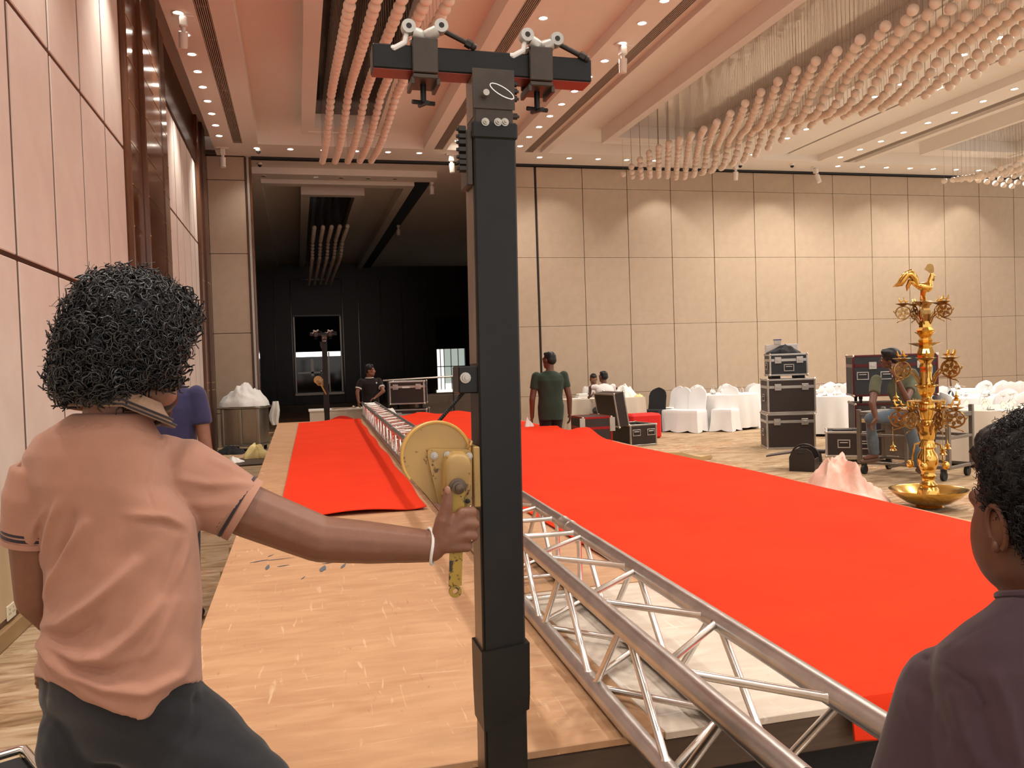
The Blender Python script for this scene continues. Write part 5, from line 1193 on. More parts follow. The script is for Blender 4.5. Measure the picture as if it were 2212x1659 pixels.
def person(label, J, f_t, f_h, skin_, top, bottom, vox=.012, shoe='rubber', neckline=.03, sleeve=.55, hair=None, face=True, build=1.0, foot=True, hem=.06, long_sleeve=False, barefoot=False):
    """J: joints in world space - hip, chest, neck, head, shL/R, elL/R, wrL/R, hpL/R, knL/R, anL/R (+ hdL/R hand directions)."""
    V = {k: Vector(v) for k, v in J.items()}; base = Vector((V['hip'].x, V['hip'].y, 0))
    t = thing('person', label, 'person', base); ft = Vector(f_t).normalized(); rt_ = (V['shR'] - V['shL']).normalized(); k = build
    H = Frame(V['head'], f_h, V['head'] - V['neck'] + Vector((0, 0, .25)))
    b = MB(); head(b, H); b.cap(V['neck'] - (V['head'] - V['neck']) * .1, V['head'] - H.u * .05 - H.f * .02, .058, .055)
    sp = V['neck'] - V['hip']; up = sp.normalized(); fwd = (ft - up * ft.dot(up)).normalized(); rr = (rt_ - up * rt_.dot(up)).normalized()
    hipr = (V['hpR'] - V['hpL']).normalized()
    def tr(g, hem_=0):
        return [(V['hip'] - up * (.10 + hem_), hipr, fwd, .150 * k + g, .105 * k + g), (V['hip'], hipr, fwd, .165 * k + g, .115 * k + g), (V['hip'] + sp * .25, hipr, fwd, .150 * k + g, .110 * k + g), (V['hip'] + sp * .5, rr, fwd, .160 * k + g, .118 * k + g), (V['hip'] + sp * .72, rr, fwd, .180 * k + g, .118 * k + g), (V['hip'] + sp * .86, rr, fwd, .165 * k + g, .092 * k + g), (V['hip'] + sp * .96, rr, fwd, .10 + g, .065 + g), (V['neck'] + up * .0, rr, fwd, .062 + g * .6, .058 + g * .6)]
    torso_rings(b, tr(0))
    for s in 'LR':
        limb(b, [V['sh' + s], V['el' + s], V['wr' + s]], [.052 * k, .041 * k, .029 * k])
        d = V['hd' + s] if 'hd' + s in V else (V['wr' + s] - V['el' + s]).normalized()
        sd = V['th' + s] if 'th' + s in V else ft
        hand(b, V['wr' + s], d, sd - d * sd.dot(d), 1.0)
        limb(b, [V['hp' + s], V['kn' + s], V['an' + s]], [.080 * k, .054 * k, .038 * k])
        fd = V['ft' + s] if 'ft' + s in V else Vector((ft.x, ft.y, 0)).normalized()
        b.cap(V['an' + s] - Vector((0, 0, .03)) - fd * .03, V['an' + s] + fd * .13 - Vector((0, 0, .055)), .034, .026)
    body = remesh('body', b, min(vox, .010), M[skin_], t, 3, base=base)
    c = MB(); torso_rings(c, tr(.016, hem))
    for s in 'LR':
        a, e, w = V['sh' + s], V['el' + s], V['wr' + s]; c.ell(a, .066 * k)
        if long_sleeve: c.tube([a, e, w - (w - e) * .04], [.064 * k, .052 * k, .040 * k], 16)
        else: c.tube([a, a + (e - a) * sleeve, a + (e - a) * (sleeve + .02)], [.066 * k, .062 * k, .061 * k], 16)
    def folds(co, no):
        q = co * np.array([7., 7., 5.]); w_ = .0035 * np.sin(q[:, 2] * 3.1 + 2 * np.sin(q[:, 0] * 2.3) + 1.3 * np.sin(q[:, 1] * 2.1)) + .002 * np.sin(q[:, 0] * 5 + q[:, 2] * 4)
        return co + no * w_[:, None]
    remesh('shirt', c, vox, M[top], t, 3, folds, base)
    c = MB(); torso_rings(c, [(V['hip'] - up * .12, hipr, fwd, .155 * k, .11 * k), (V['hip'] - up * .02, hipr, fwd, .172 * k, .122 * k), (V['hip'] + up * .06, hipr, fwd, .165 * k, .118 * k)])
    for s in 'LR':
        a, e, w = V['hp' + s], V['kn' + s], V['an' + s]; c.ell(a, .095 * k); c.tube([a, a + (e - a) * .5, e, e + (w - e) * .5, w + (w - e).normalized() * .01], [.097 * k, .086 * k, .072 * k, .066 * k, .062 * k], 16); c.ell(e, .071 * k)
    remesh('trousers', c, vox, M[bottom], t, 3, folds, base)
    if not barefoot:
        c = MB()
        for s in 'LR':
            fd = V['ft' + s] if 'ft' + s in V else Vector((ft.x, ft.y, 0)).normalized(); a = V['an' + s]
            c.cap(a - Vector((0, 0, .045)) - fd * .035, a + fd * .06 - Vector((0, 0, .045)), .044, .046); c.cap(a + fd * .06 - Vector((0, 0, .050)), a + fd * .15 - Vector((0, 0, .056)), .046, .036)
        remesh('shoes', c, vox, M[shoe], t, 2, base=base)
    if hair: short_hair(H, t, base, **hair)
    if face: face_bits(H, t, base)
    return t, H, base
def stand(px, py_head, dep, yaw_deg, dz=0, sw=.19, hip=.93, lean=0, height=None):
    """default standing joints: head centre seen at (px,py); yaw 0 = facing along the view, +90 = facing picture right"""
    hd = at(px, py_head, dep); y = math.radians(yaw_deg); fv = Vector((CF.x, CF.y, 0)).normalized(); rv = Vector((fv.y, -fv.x, 0))
    f = fv * math.cos(y) + rv * math.sin(y); r = Vector((f.y, -f.x, 0)); sc = hd.z / 1.60
    g = lambda a, b, z: Vector((hd.x, hd.y, 0)) + r * a + f * b + Vector((0, 0, z * sc))
    J = dict(head=hd, neck=g(0, -.03, 1.45), chest=g(0, -.02, 1.25), hip=g(0, -.02, .95))
    for s, q in (('L', -1), ('R', 1)):
        J['sh' + s] = g(q * sw, -.02, 1.375); J['el' + s] = g(q * (sw + .05), -.04, 1.07); J['wr' + s] = g(q * (sw + .055), .05, .83)
        J['hp' + s] = g(q * .085, -.02, .90); J['kn' + s] = g(q * .085, .02, .49); J['an' + s] = g(q * .085, -.03, .085)
    return J, f, r, g

# man in the navy polo behind the first worker
J, f, r, g = stand(362, 775, 5.35, 2)
p_, H, b_ = person('person in a navy polo shirt seen from behind, half hidden by the curly-haired man', J, f, f + r * .15, 'skin_c', 'polo_blue', 'trouser_black', vox=.010, hair={}, face=True, build=.95)
MB().tube([H.o - b_ - H.u * .135 - H.f * .02 + (H.r * math.cos(a) * .078 + H.f * math.sin(a) * .072) for a in [2 * PI * k / 24 for k in range(24)]], .013, 8, True).build('collar', M['polo_blue'], p_, True)
MB().tube([H.o - b_ - H.u * .150 - H.f * .02 + (H.r * math.cos(a) * .092 + H.f * math.sin(a) * .086) for a in [2 * PI * k / 24 for k in range(24)]], .0045, 6, True).build('collar_stripe', mat('red_stripe', (.7, .08, .05), .8), p_, True)
# man in the dark green t-shirt walking away on the far side of the runway
J, f, r, g = stand(1186, 778, 12.1, -8, sw=.20)
J['elL'] = g(-.27, -.04, 1.06); J['wrL'] = g(-.27, .03, .80); J['elR'] = g(.27, -.05, 1.07); J['wrR'] = g(.28, .0, .83); J['knR'] = g(.10, .12, .50)
gm, H, b_ = person('person in a dark green t-shirt walking away with a white bag beyond the red carpet', J, f, f - r * .75, 'skin_b', 'tee_green', 'trouser_brown', vox=.011, hair=dict(vox=.009), build=1.06, hem=.10)
MB().tube([H.p(.031 * s + .018 * math.cos(a), .098, -.002 + .018 * math.sin(a)) - b_ for s in (-1,) for a in [2 * PI * k / 14 for k in range(14)]], .002, 5, True).tube([H.p(-.05, .093, .0) - b_, H.p(-.082, .0, .0) - b_], .002, 5).build('spectacles', M['wire'], gm, True)
wb_ = J['wrL'] + Vector((-.02, -.02, -.10)); o = mound('carrier_bag', Vector((wb_.x - .03, wb_.y, wb_.z - .30)), .13, .10, .40, 'linen', 4, .3, 0, 22); tag(o, 'white carrier bag hanging from the hand of the man in green', 'bag')
# two men at the long table
def seated(px, py, dep, yaw, seat=.47, lean=.06):
    hd = at(px, py, dep); y = math.radians(yaw); fv = Vector((CF.x, CF.y, 0)).normalized(); rv = Vector((fv.y, -fv.x, 0))
    f = fv * math.cos(y) + rv * math.sin(y); r = Vector((f.y, -f.x, 0)); g = lambda a, b, z: Vector((hd.x, hd.y, 0)) + r * a + f * b + Vector((0, 0, z))
    z = hd.z; J = dict(head=hd, neck=g(0, -.04, z - .15), chest=g(0, -.08, z - .38), hip=g(0, -.12, seat + .12))
    for s, q in (('L', -1), ('R', 1)):
        J['sh' + s] = g(q * .185, -.05, z - .215); J['el' + s] = g(q * .23, .02, z - .48); J['wr' + s] = g(q * .10, .22, max(.80, z - .46))
        J['hp' + s] = g(q * .09, -.08, seat + .07); J['kn' + s] = g(q * .11, .34, seat + .06); J['an' + s] = g(q * .11, .32, .085)
    return J, f, r, g
J, f, r, g = seated(1282, 819, 19.15, 178)
person('person in a white shirt sitting behind the long table facing the room, looking down', J, f, f + Vector((0, 0, -.45)), 'skin_c', 'shirt_white', 'trouser_black', vox=.012, hair=dict(vox=.010), sleeve=.6)
J, f, r, g = seated(1303, 814, 17.7, -12)
J['elL'] = g(-.27, .06, 1.03); J['wrL'] = g(-.22, .28, .88)
person('person in a white shirt sitting with the back turned at the long table', J, f, f - r * .4, 'skin_b', 'shirt_white', 'trouser_black', vox=.012, hair=dict(vox=.010), sleeve=.62)
# man in the black polo steadying the far end of the truss
J, f, r, g = stand(799, 800, 17.0, 150, sw=.19)
hL, hR = at(774, 866, 16.85), at(812, 858, 16.9)
J['wrR'] = hL; J['elR'] = (J['shR'] + hL) / 2 + r * .05 + Vector((0, 0, -.02)); J['wrL'] = hR; J['elL'] = at(828, 845, 16.95)
J['hdR'] = Vector((0, -.5, -.8)); J['hdL'] = -r * -1 + Vector((0, 0, -.4))
pp_, H, b_ = person('person in a black polo with white cuffs holding the far end of the truss', J, f, f * .6 - r * .9, 'skin_c', 'polo_black', 'trouser_black', vox=.011, hair=dict(vox=.009, vol=.008), sleeve=.62)
for s in 'LR':
    a, e = Vector(J['sh' + s]), Vector(J['el' + s]); c = a + (e - a) * .63 - b_; d = (e - a).normalized()
    MB().tube([c - d * .010, c + d * .010], .066, 16).build('white_cuff', M['shirt_white'], pp_, True)
MB().tube([H.o - b_ - H.u * .150 - H.f * .015 + (H.r * math.cos(a) * .080 + H.f * math.sin(a) * .080) for a in [2 * PI * k / 20 for k in range(20)]], .008, 6, True).build('collar_tip', M['shirt_white'], pp_, True)
MB().ell(b_ * 0 + (Vector(J['chest']) - b_) + f * .125 - r * .09 + Vector((0, 0, .08)), (.014, .014, .02), nu=8, nv=6).build('chest_badge', M['paper'], pp_, True)
# man in olive sitting on the trolley
hd = at(1922, 775, 10.15); fv = Vector((CF.x, CF.y, 0)).normalized(); rv = Vector((fv.y, -fv.x, 0))
P = lambda x, y, d: at(x, y, d)
J = dict(head=hd, neck=P(1944, 803, 10.25), chest=P(1955, 845, 10.3), hip=P(1968, 890, 10.45), shL=P(1893, 822, 10.22), elL=P(1884, 872, 10.05), wrL=P(1893, 905, 10.0), shR=P(1975, 822, 10.35), elR=P(1958, 862, 10.1), wrR=P(1934, 812, 10.02),
    hpL=P(1950, 897, 10.4), knL=P(1880, 905, 10.15), anL=P(1888, 978, 10.3), hpR=P(1978, 897, 10.35), knR=P(1962, 912, 9.95), anR=P(1985, 1002, 10.15))
J['ftL'] = Vector((-rv.x, -rv.y, 0)) - fv * .3; J['ftR'] = -fv - rv * .2; J['hdR'] = Vector((0, 0, 1)); J['hdL'] = -rv * .5 + Vector((0, 0, -.8)); J['thR'] = -rv
om, H, b_ = person('person in an olive shirt and jeans sitting on the trolley, turned to the left', J, -rv * .75 - fv * .5, -rv * .85 + fv * .5, 'skin_b', 'shirt_olive', 'jeans', vox=.010, hair=dict(vox=.008, vol=.010, front=.01), barefoot=True, build=1.02)
so = MB()
for s in 'LR': a = J['an' + s] - b_; fd = Vector(J['ft' + s]).normalized(); so.cap(a - Vector((0, 0, .085)) - fd * .06, a + fd * .18 - Vector((0, 0, .098)), .028, .024)
for i in range(len(so.v)): pass
so.build('sandals', M['sandal'], om, True)
bt = MB().tube([J['hip'] - b_ + Vector((0, 0, .05)) + (rv * math.cos(a) * .185 + fv * math.sin(a) * .145) for a in [2 * PI * k / 24 for k in range(24)]], .012, 6, True).build('belt', M['rubber'], om, True)

# ---------------- the curly-haired worker at the winch
CU = -CD
bA = Vector((at(265, 1540, 1.62).x, at(265, 1540, 1.62).y, 0))
pa = thing('person', 'person with curly black hair in a salmon polo shirt gripping the winch handle', 'person', bA)
HA = Frame(at(290, 766, 1.62), CF * .95 + CR * .33 + Vector((0, 0, -.16)))
b = MB(); head(b, HA, 1.02)
neckA = at(258, 880, 1.60); b.cap(at(250, 935, 1.60), HA.o - HA.u * .06 - HA.f * .02, .064, .060)
def prings(mb, rows, dep, bk, n=40, e=2.2, mod=None):
    R = []
    for i, row in enumerate(rows):
        y, xc, hw = row[:3]; dp = row[3] if len(row) > 3 else dep; bb = row[4] if len(row) > 4 else bk; q = []
        for k in range(n):
            t = 2 * PI * k / n; cx = math.copysign(abs(math.cos(t)) ** (2 / e), math.cos(t)); sy = math.copysign(abs(math.sin(t)) ** (2 / e), math.sin(t))
            yy = y + (mod(i, xc + hw * cx, sy) if mod else 0); q.append(at(xc + hw * cx, yy, dp - bb * sy))
        R.append(q)
    mb.rings(R)
prings(b, [(925, 235, 80, 1.60, .06), (960, 205, 130, 1.61, .085), (1010, 205, 140, 1.62, .10), (1120, 250, 155, 1.63, .105), (1300, 265, 150, 1.62, .105), (1420, 262, 150, 1.62, .11), (1540, 262, 165, 1.63, .12), (1640, 270, 150, 1.63, .11)], 1.62, .1)
shR, elR, wrR = at(392, 1030, 1.66), at(690, 1164, 1.735), at(930, 1180, 1.775)
limb(b, [shR, at(540, 1105, 1.69), elR, at(800, 1172, 1.755), wrR], [.062, .0535, .0485, .0445, .034])
shL, elL, wrL = at(85, 1050, 1.62), at(82, 1290, 1.66), at(150, 1370, 1.80)
limb(b, [shL, at(78, 1170, 1.63), elL, wrL], [.058, .048, .042, .032]); hand(b, wrL, CF + CR * .4 - CU * .2, CU, 1.0, .5)
# right hand closed on the crank handle, thumb up
HD = 1.765
K = [at(1000, 1108, HD), at(1006, 1131, HD), at(1005, 1157, HD), at(996, 1182, HD)]
W0 = at(940, 1178, HD)
for q, r0, r1 in zip(K, (.020, .020, .019, .018), (.0135, .0135, .013, .012)): b.cap(W0 + (q - W0) * .12, q, r0, r1, 10)
b.ell(at(970, 1150, HD - .002), (.030, .016, .033), Matrix((CR, CF, CU)).transposed())
for i, (pip, dip, tip, r_) in enumerate((((1019, 1106, .016), (1008, 1108, .048), (985, 1112, .046), .0125), ((1024, 1132, .016), (1010, 1134, .050), (984, 1136, .048), .0125), ((1022, 1158, .016), (1008, 1158, .050), (983, 1159, .047), .0118), ((1010, 1182, .014), (1000, 1182, .044), (980, 1182, .042), .0105))):
    a, c, d = at(pip[0], pip[1], HD + pip[2]), at(dip[0], dip[1], HD + dip[2]), at(tip[0], tip[1], HD + tip[2])
    b.cap(K[i], a, r_ + .001, r_ + .0005, 10); b.cap(a, c, r_ + .0005, r_ - .001, 10); b.cap(c, d, r_ - .001, r_ - .0025, 10)
b.cap(at(948, 1168, HD), at(958, 1122, HD - .006), .020, .018, 10); b.cap(at(958, 1122, HD - .006), at(966, 1088, HD - .010), .0165, .0128, 10); b.cap(at(966, 1088, HD - .010), at(967, 1063, HD - .012), .0128, .0098, 10)
# legs and feet (below the picture)
hpR, knR, anR = at(360, 1570, 1.60), at(535, 1720, 1.55), at(600, 2250, 1.60); hpL, knL, anL = at(200, 1580, 1.63), at(255, 1980, 1.58), at(230, 2380, 1.68)
anR.z = anL.z = .085
for a, c, d in ((hpR, knR, anR), (hpL, knL, anL)): limb(b, [a, c, d], [.085, .056, .040]); b.cap(d - Vector((0, 0, .03)), d + Vector((CF.x, CF.y, 0)) * .14 - Vector((0, 0, .055)), .034, .027)
bodyA = remesh('body', b, .0042, M['skin_a'], pa, 5, base=bA)
MB().ell(at(967, 1059, HD - .021) - bA, (.0062, .0022, .0085), Matrix((CR, CF, CU)).transposed(), 10, 7).build('thumb_nail', mat('nail', (.36, .17, .12), .3), bodyA, True)
face_bits(HA, pa, bA, 1.02)
# salmon polo shirt
def hem(i, x, sy):
    if i < 11: return 0
    k = np.interp(x, [70, 120, 180, 250, 305, 318, 335, 380, 440], [-62, -22, 12, 40, 60, 52, 0, -16, -40]); return float(k) * (1 if sy > -.1 else .2)
s = MB()
prings(s, [(893, 240, 84, 1.595, .068), (915, 228, 105, 1.60, .085), (942, 212, 138, 1.605, .100), (985, 202, 155, 1.615, .118), (1050, 212, 162, 1.62, .128), (1120, 252, 172, 1.625, .132), (1200, 262, 170, 1.625, .130), (1300, 266, 172, 1.62, .130), (1380, 262, 172, 1.62, .134), (1430, 258, 178, 1.62, .140), (1478, 255, 182, 1.622, .145), (1500, 256, 183, 1.623, .147)], 1.62, .13, 72, 2.3, hem)
cuA = at(520, 1098, 1.685); axA = (cuA - shR).normalized()
s.tube([at(338, 1030, 1.65), at(392, 1030, 1.66), at(455, 1064, 1.672), cuA, cuA + axA * .004], [.075, .079, .074, .066, .066], 30); s.ell(at(352, 1015, 1.65), (.070, .075, .070))
cuL = at(76, 1160, 1.63); s.tube([at(95, 1015, 1.62), at(82, 1070, 1.62), cuL, cuL + (cuL - shL).normalized() * .004], [.058, .062, .058, .058], 24)
FOLDS = [((101, 1098), (72, 1138), (68, 1167), 9, .006), ((127, 1086), (121, 1109), (107, 1153), (90, 1222), 9, .010), ((185, 1130), (145, 1196), (116, 1254), (101, 1289), 10, .012), ((290, 1215), (255, 1256), (203, 1302), (139, 1345), (98, 1351), 13, .014),
    ((419, 1135), (405, 1185), (385, 1235), (362, 1283), 9, .008), ((350, 1300), (289, 1371), (231, 1421), (179, 1426), (139, 1412), (101, 1386), 14, .016), ((428, 1405), (391, 1458), (318, 1496), (231, 1487), (162, 1458), (116, 1424), (84, 1389), 12, .013),
    ((100, 1400), (130, 1450), (190, 1500), (260, 1535), 10, .006), ((451, 991), (495, 1008), (532, 1028), 8, .006), ((388, 1034), (450, 1046), (546, 1046), 9, .006), ((395, 1085), (440, 1092), (500, 1088), 10, .004), ((420, 1150), (360, 1118), (275, 1110), 10, .006), ((330, 1190), (250, 1290), (215, 1400), 18, .006), ((380, 1300), (330, 1400), (270, 1450), 13, .006)]
DIPS = [((395, 1145), (350, 1128), (300, 1130), 9, .008), ((160, 1110), (140, 1170), (118, 1225), 10, .009), ((215, 1340), (160, 1375), (120, 1372), 11, .010), ((300, 1430), (230, 1455), (165, 1438), (120, 1405), 10, .009), ((345, 960), (328, 1010), (318, 1060), (335, 1105), 4, .003), ((395, 1180), (372, 1250), (352, 1310), 14, .008), ((470, 1062), (420, 1062), 8, .004)]
def wr(co, no):
    c = (co - EYEP) @ CM.T; px = np.stack([F_PX * c[:, 0] / c[:, 2] + CX, F_PX * c[:, 1] / c[:, 2] + CY], 1); back = np.clip(-(no @ CM[2]) * 1.6 + .1, 0, 1); d = np.zeros(len(co))
    for L_, sg in ((FOLDS, 1), (DIPS, -1)):
        for it in L_:
            pts_, w_, a_ = np.array(it[:-2], float), it[-2], it[-1]; best = np.full(len(co), 1e9); tt = np.zeros(len(co)); n = len(pts_) - 1
            for i in range(n):
                A, B = pts_[i], pts_[i + 1]; ab = B - A; t = np.clip(((px - A) @ ab) / (ab @ ab), 0, 1); q = np.hypot(*(px - (A + t[:, None] * ab)).T); m_ = q < best; best[m_] = q[m_]; tt[m_] = (i + t[m_]) / n
            d += sg * a_ * 1.15 * np.exp(-(best / w_) ** 2) * np.sin(np.clip(tt * .9 + .05, 0, 1) * PI) ** .5
    d += .0012 * np.sin(co[:, 0] * 60 + np.sin(co[:, 2] * 45)) * np.sin(co[:, 2] * 38 + co[:, 1] * 20)
    return co + no * (d * back)[:, None]
shirtA = remesh('polo_shirt', s, .0052, M['shirt_pink'], pa, 3, wr, bA)
# cuff and collar bands
def band(name, m, c, ax, r, w, k=1.0, par=pa): return MB().tube([c - bA - ax * w / 2, c - bA + ax * w / 2], r, 36).build(name, m, par, True)
for o_, m_, w_, r_ in ((.004, 'shirt_pink', .014, .0672), (-.008, 'stripe_dark', .006, .0676), (-.015, 'collar_brown', .005, .0674), (-.022, 'stripe_dark', .005, .0678)): band('cuff_band' if 'pink' in m_ or 'brown' in m_ else 'cuff_stripe', M[m_], cuA + axA * o_, axA, r_, w_)
axL = (cuL - shL).normalized()
for o_, m_, w_ in ((.004, 'shirt_pink', .010), (-.008, 'stripe_dark', .006), (-.017, 'stripe_dark', .005)): band('cuff_stripe', M[m_], cuL + axL * o_, axL, .0595, w_)
def collar_ring(dy, dr, n=40):
    R = []
    for k in range(n):
        t = 2 * PI * k / n; cx, sy = math.cos(t), math.sin(t); droop = max(0, cx - .15) * 42 + max(0, -sy) * 10
        R.append(at(243 + (88 + dr) * cx + max(0, cx) * (16 + dr * .9), 834 + dy + droop * (1 + dr / 60), 1.60 - (.088 + dr / 1130) * sy))
    return [q - bA for q in R]
co_ = MB().rings([collar_ring(8, -6), collar_ring(0, 1), collar_ring(14, 5), collar_ring(40, 16), collar_ring(44, 17), collar_ring(42, 12), collar_ring(16, 0)], cap=False).build('collar', M['collar_brown'], pa, True, ang=70)
for dy, dr, m_ in ((28, 12.5, 'stripe_dark'), (38, 16.5, 'stripe_dark')): MB().tube(collar_ring(dy, dr + 1.2), .0020, 6, True).build('collar_stripe', M[m_], co_, True)
seam = [at(x, y, d) - bA for x, y, d in ((352, 945, 1.575), (338, 968, 1.555), (326, 1000, 1.535), (319, 1035, 1.525), (320, 1068, 1.522), (332, 1098, 1.530), (350, 1118, 1.545))]
# trousers
tr_ = MB()
prings(tr_, [(1415, 262, 166, 1.62, .115), (1470, 258, 180, 1.62, .13), (1530, 266, 176, 1.625, .14), (1590, 288, 168, 1.63, .14), (1650, 305, 165, 1.63, .13)], 1.62, .13, 40, 2.3)
for a, c, d in ((hpR, knR, anR), (hpL, knL, anL)): tr_.ell(a, .098); tr_.tube([a, a + (c - a) * .5, c, c + (d - c) * .5, d], [.100, .096, .085, .078, .068], 20); tr_.ell(c, .087)
def trw(co, no):
    c = (co - EYEP) @ CM.T; px = F_PX * c[:, 0] / c[:, 2] + CX; py = F_PX * c[:, 1] / c[:, 2] + CY
    d = .0016 * np.sin(px * .035 + py * .06 + 1.5 * np.sin(px * .02)) + .0012 * np.sin(py * .09 - px * .03)
    for (ax_, ay_), (bx_, by_), w_, a_ in (((425, 1500), (412, 1620), 5, -.004), ((330, 1500), (425, 1510), 4, -.003), ((95, 1430), (100, 1520), 5, -.003)):
        A, B = np.array([ax_, ay_]), np.array([bx_, by_]); ab = B - A; q_ = np.stack([px, py], 1); t = np.clip(((q_ - A) @ ab) / (ab @ ab), 0, 1); d += a_ * np.exp(-(np.hypot(*(q_ - (A + t[:, None] * ab)).T) / w_) ** 2)
    return co + no * d[:, None]
remesh('trousers', tr_, .0075, M['trouser_black'], pa, 3, trw, bA)
sh_ = MB()
for d in (anR, anL): fd = Vector((CF.x, CF.y, 0)).normalized(); sh_.cap(d - Vector((0, 0, .042)) - fd * .04, d + fd * .06 - Vector((0, 0, .042)), .043, .044); sh_.cap(d + fd * .06 - Vector((0, 0, .045)), d + fd * .16 - Vector((0, 0, .052)), .044, .034)
remesh('shoes', sh_, .01, M['rubber'], pa, 2, base=bA)
wc_, wa = at(931, 1180, 1.775), (wrR - elR).normalized(); u1 = (CU - wa * CU.dot(wa)).normalized(); u2 = wa.cross(u1)
MB().tube([wc_ - bA + (u1 * math.cos(t) * .0375 + u2 * math.sin(t) * .0335) + wa * (-.006 * math.cos(t) + .004 * math.sin(2 * t)) for t in [2 * PI * k / 40 for k in range(40)]], .0032, 8, True).build('white_wristband', M['shirt_white'], pa, True)
rg_ = at(1019, 1158, HD + .014); MB().tube([rg_ - bA + (CU * math.cos(t) * .0128 + CF * math.sin(t) * .0128) for t in [2 * PI * k / 20 for k in range(20)]], .0018, 6, True).build('finger_ring', M['chrome'], pa, True)
# curly hair: a dark base volume and thousands of small coils
def curls(name, H, par, base, shells, n, seed, rad, length, keep, thick=.0016, turns=1.6, m='hair'):
    rnd = random.Random(seed); mb = MB(); c = 0
    while c < n:
        ctr, rr = shells[c % len(shells)] if len(shells) < 3 else rnd.choice(shells)
        z = rnd.uniform(-1, 1); a = rnd.uniform(0, 2 * PI); q = math.sqrt(1 - z * z); d = Vector((q * math.cos(a), q * math.sin(a), z))
        if not keep(d, ctr): continue
        P0 = H.p(ctr[0] + d.x * rr[0] * .93, ctr[1] + d.y * rr[1] * .93, ctr[2] + d.z * rr[2] * .93) - base; nv = (H.r * d.x + H.f * d.y + H.u * d.z).normalized()
        tv = nv.orthogonal().normalized(); bv = nv.cross(tv); ph = rnd.uniform(0, 6.28); k = rnd.uniform(.6, 1.3); tl_ = (tv * math.cos(ph) + bv * math.sin(ph)) * rnd.uniform(.0, .9) - Vector((0, 0, .25)); ax = (nv + tl_).normalized(); e1 = ax.orthogonal().normalized(); e2 = ax.cross(e1); L_ = length * k; R_ = rad * rnd.uniform(.6, 1.25)
        pts_ = [P0 + ax * L_ * (i / 8) + (e1 * math.cos(ph + turns * 6.28 * i / 8) + e2 * math.sin(ph + turns * 6.28 * i / 8)) * R_ for i in range(9)]
        mb.tube(pts_, [thick * (1 - .5 * i / 8) for i in range(9)], 3, cap=False); c += 1
    me = mb.mesh(name, M[m], True); return link(name, me, par)
hb = MB()
for c_, r_ in (((0, -.02, .045), (.104, .112, .106)), ((0, -.05, .0), (.102, .085, .095)), ((0, .04, .080), (.086, .058, .055)), ((.055, -.01, .0), (.045, .07, .075)), ((-.055, -.01, .0), (.045, .07, .075)), ((-.01, -.07, -.050), (.082, .058, .060))): hb.ell(HA.p(*c_), r_, HA.R)
def lump(co, no): return co + no * (.0045 * np.sin(co[:, 0] * 190 + 2 * np.sin(co[:, 2] * 130)) * np.sin(co[:, 2] * 170 + co[:, 1] * 150))[:, None]
hairA = remesh('hair', hb, .006, M['hair'], pa, 2, lump, bA)
M['hair_curl'] = mat('glossy_curl', (.012, .012, .013), .33, spec=.6)
curls('curls', HA, hairA, bA, [((0, -.02, .045), (.107, .115, .109)), ((0, -.05, .0), (.105, .088, .099)), ((-.01, -.07, -.050), (.085, .061, .064)), ((0, .04, .080), (.088, .060, .057)), ((.055, -.01, .0), (.048, .073, .08)), ((-.055, -.01, .0), (.048, .073, .08))], 4600, 5, .0095, .026, lambda d, c: not (d.y > .45 and d.z + c[2] * 6 < .35) and not (d.z < -.75), .0027, 1.15, 'hair_curl')
curls('loose_curls', HA, hairA, bA, [((0, -.02, .045), (.110, .118, .112)), ((0, -.05, .0), (.108, .092, .10))], 420, 9, .011, .030, lambda d, c: not (d.y > .4 and d.z < .3) and d.z > -.6, .0009, 1.2, 'hair_curl')
bd = MB(); bd.ell(HA.p(0, .062, -.100), (.040, .036, .034), HA.R); bd.ell(HA.p(.045, .03, -.075), (.022, .045, .036), HA.R); bd.ell(HA.p(-.045, .03, -.075), (.022, .045, .036), HA.R)
remesh('beard', bd, .006, M['hair'], pa, 2, base=bA)

# ---------------- man in the plum t-shirt at the right edge
DB = 1.15
hB = at(2264, 1108, DB + .03); bB = Vector((hB.x, hB.y, 0)) + Vector((CR.x, CR.y, 0)) * .02
pb_ = thing('person', 'person with short black hair in a plum t-shirt seen from behind at the right edge', 'person', bB)
HB = Frame(hB, CF * .97 - CR * .14 + Vector((0, 0, -.06)))
b = MB(); head(b, HB, 1.04, 1)
q = HB.p(-.079 * 1.04, -.008, -.012); E_ = HB.R
b.cap(at(2262, 1330, DB + .03), HB.o - HB.u * .06 - HB.f * .02, .062, .058)
prings(b, [(1330, 2260, 100, DB + .03, .06), (1385, 2262, 205, DB + .03, .09), (1460, 2262, 240, DB + .03, .10), (1700, 2262, 260, DB + .03, .105), (2100, 2262, 230, DB + .03, .10), (2350, 2262, 240, DB + .03, .11)], DB, .1)
for sx, ex, wx in ((2056, 1955, 1985), (2470, 2570, 2545)):
    a, e, w = at(sx, 1512, DB + .03), at(ex, 1950, DB + .05), at(wx, 2330, DB + .13); limb(b, [a, e, w], [.048, .042, .030]); hand(b, w, w - e, CF, 1.0)
lg = []
for x in (2150, 2375):
    a, k_ = at(x, 2350, DB + .03), at(x, 2350, DB + .03); a.z = .78; k_.z = .43; d = k_.copy(); d.z = .085; lg.append((a, k_, d)); limb(b, [a, k_, d], [.085, .056, .040]); b.cap(d - Vector((0, 0, .03)), d + Vector((CF.x, CF.y, 0)) * .14 - Vector((0, 0, .055)), .034, .027)
bodyB = remesh('body', b, .005, M['skin_b'], pb_, 14, base=bB)
ee = MB(); ec = HB.p(-.086, -.010, -.014) - bB
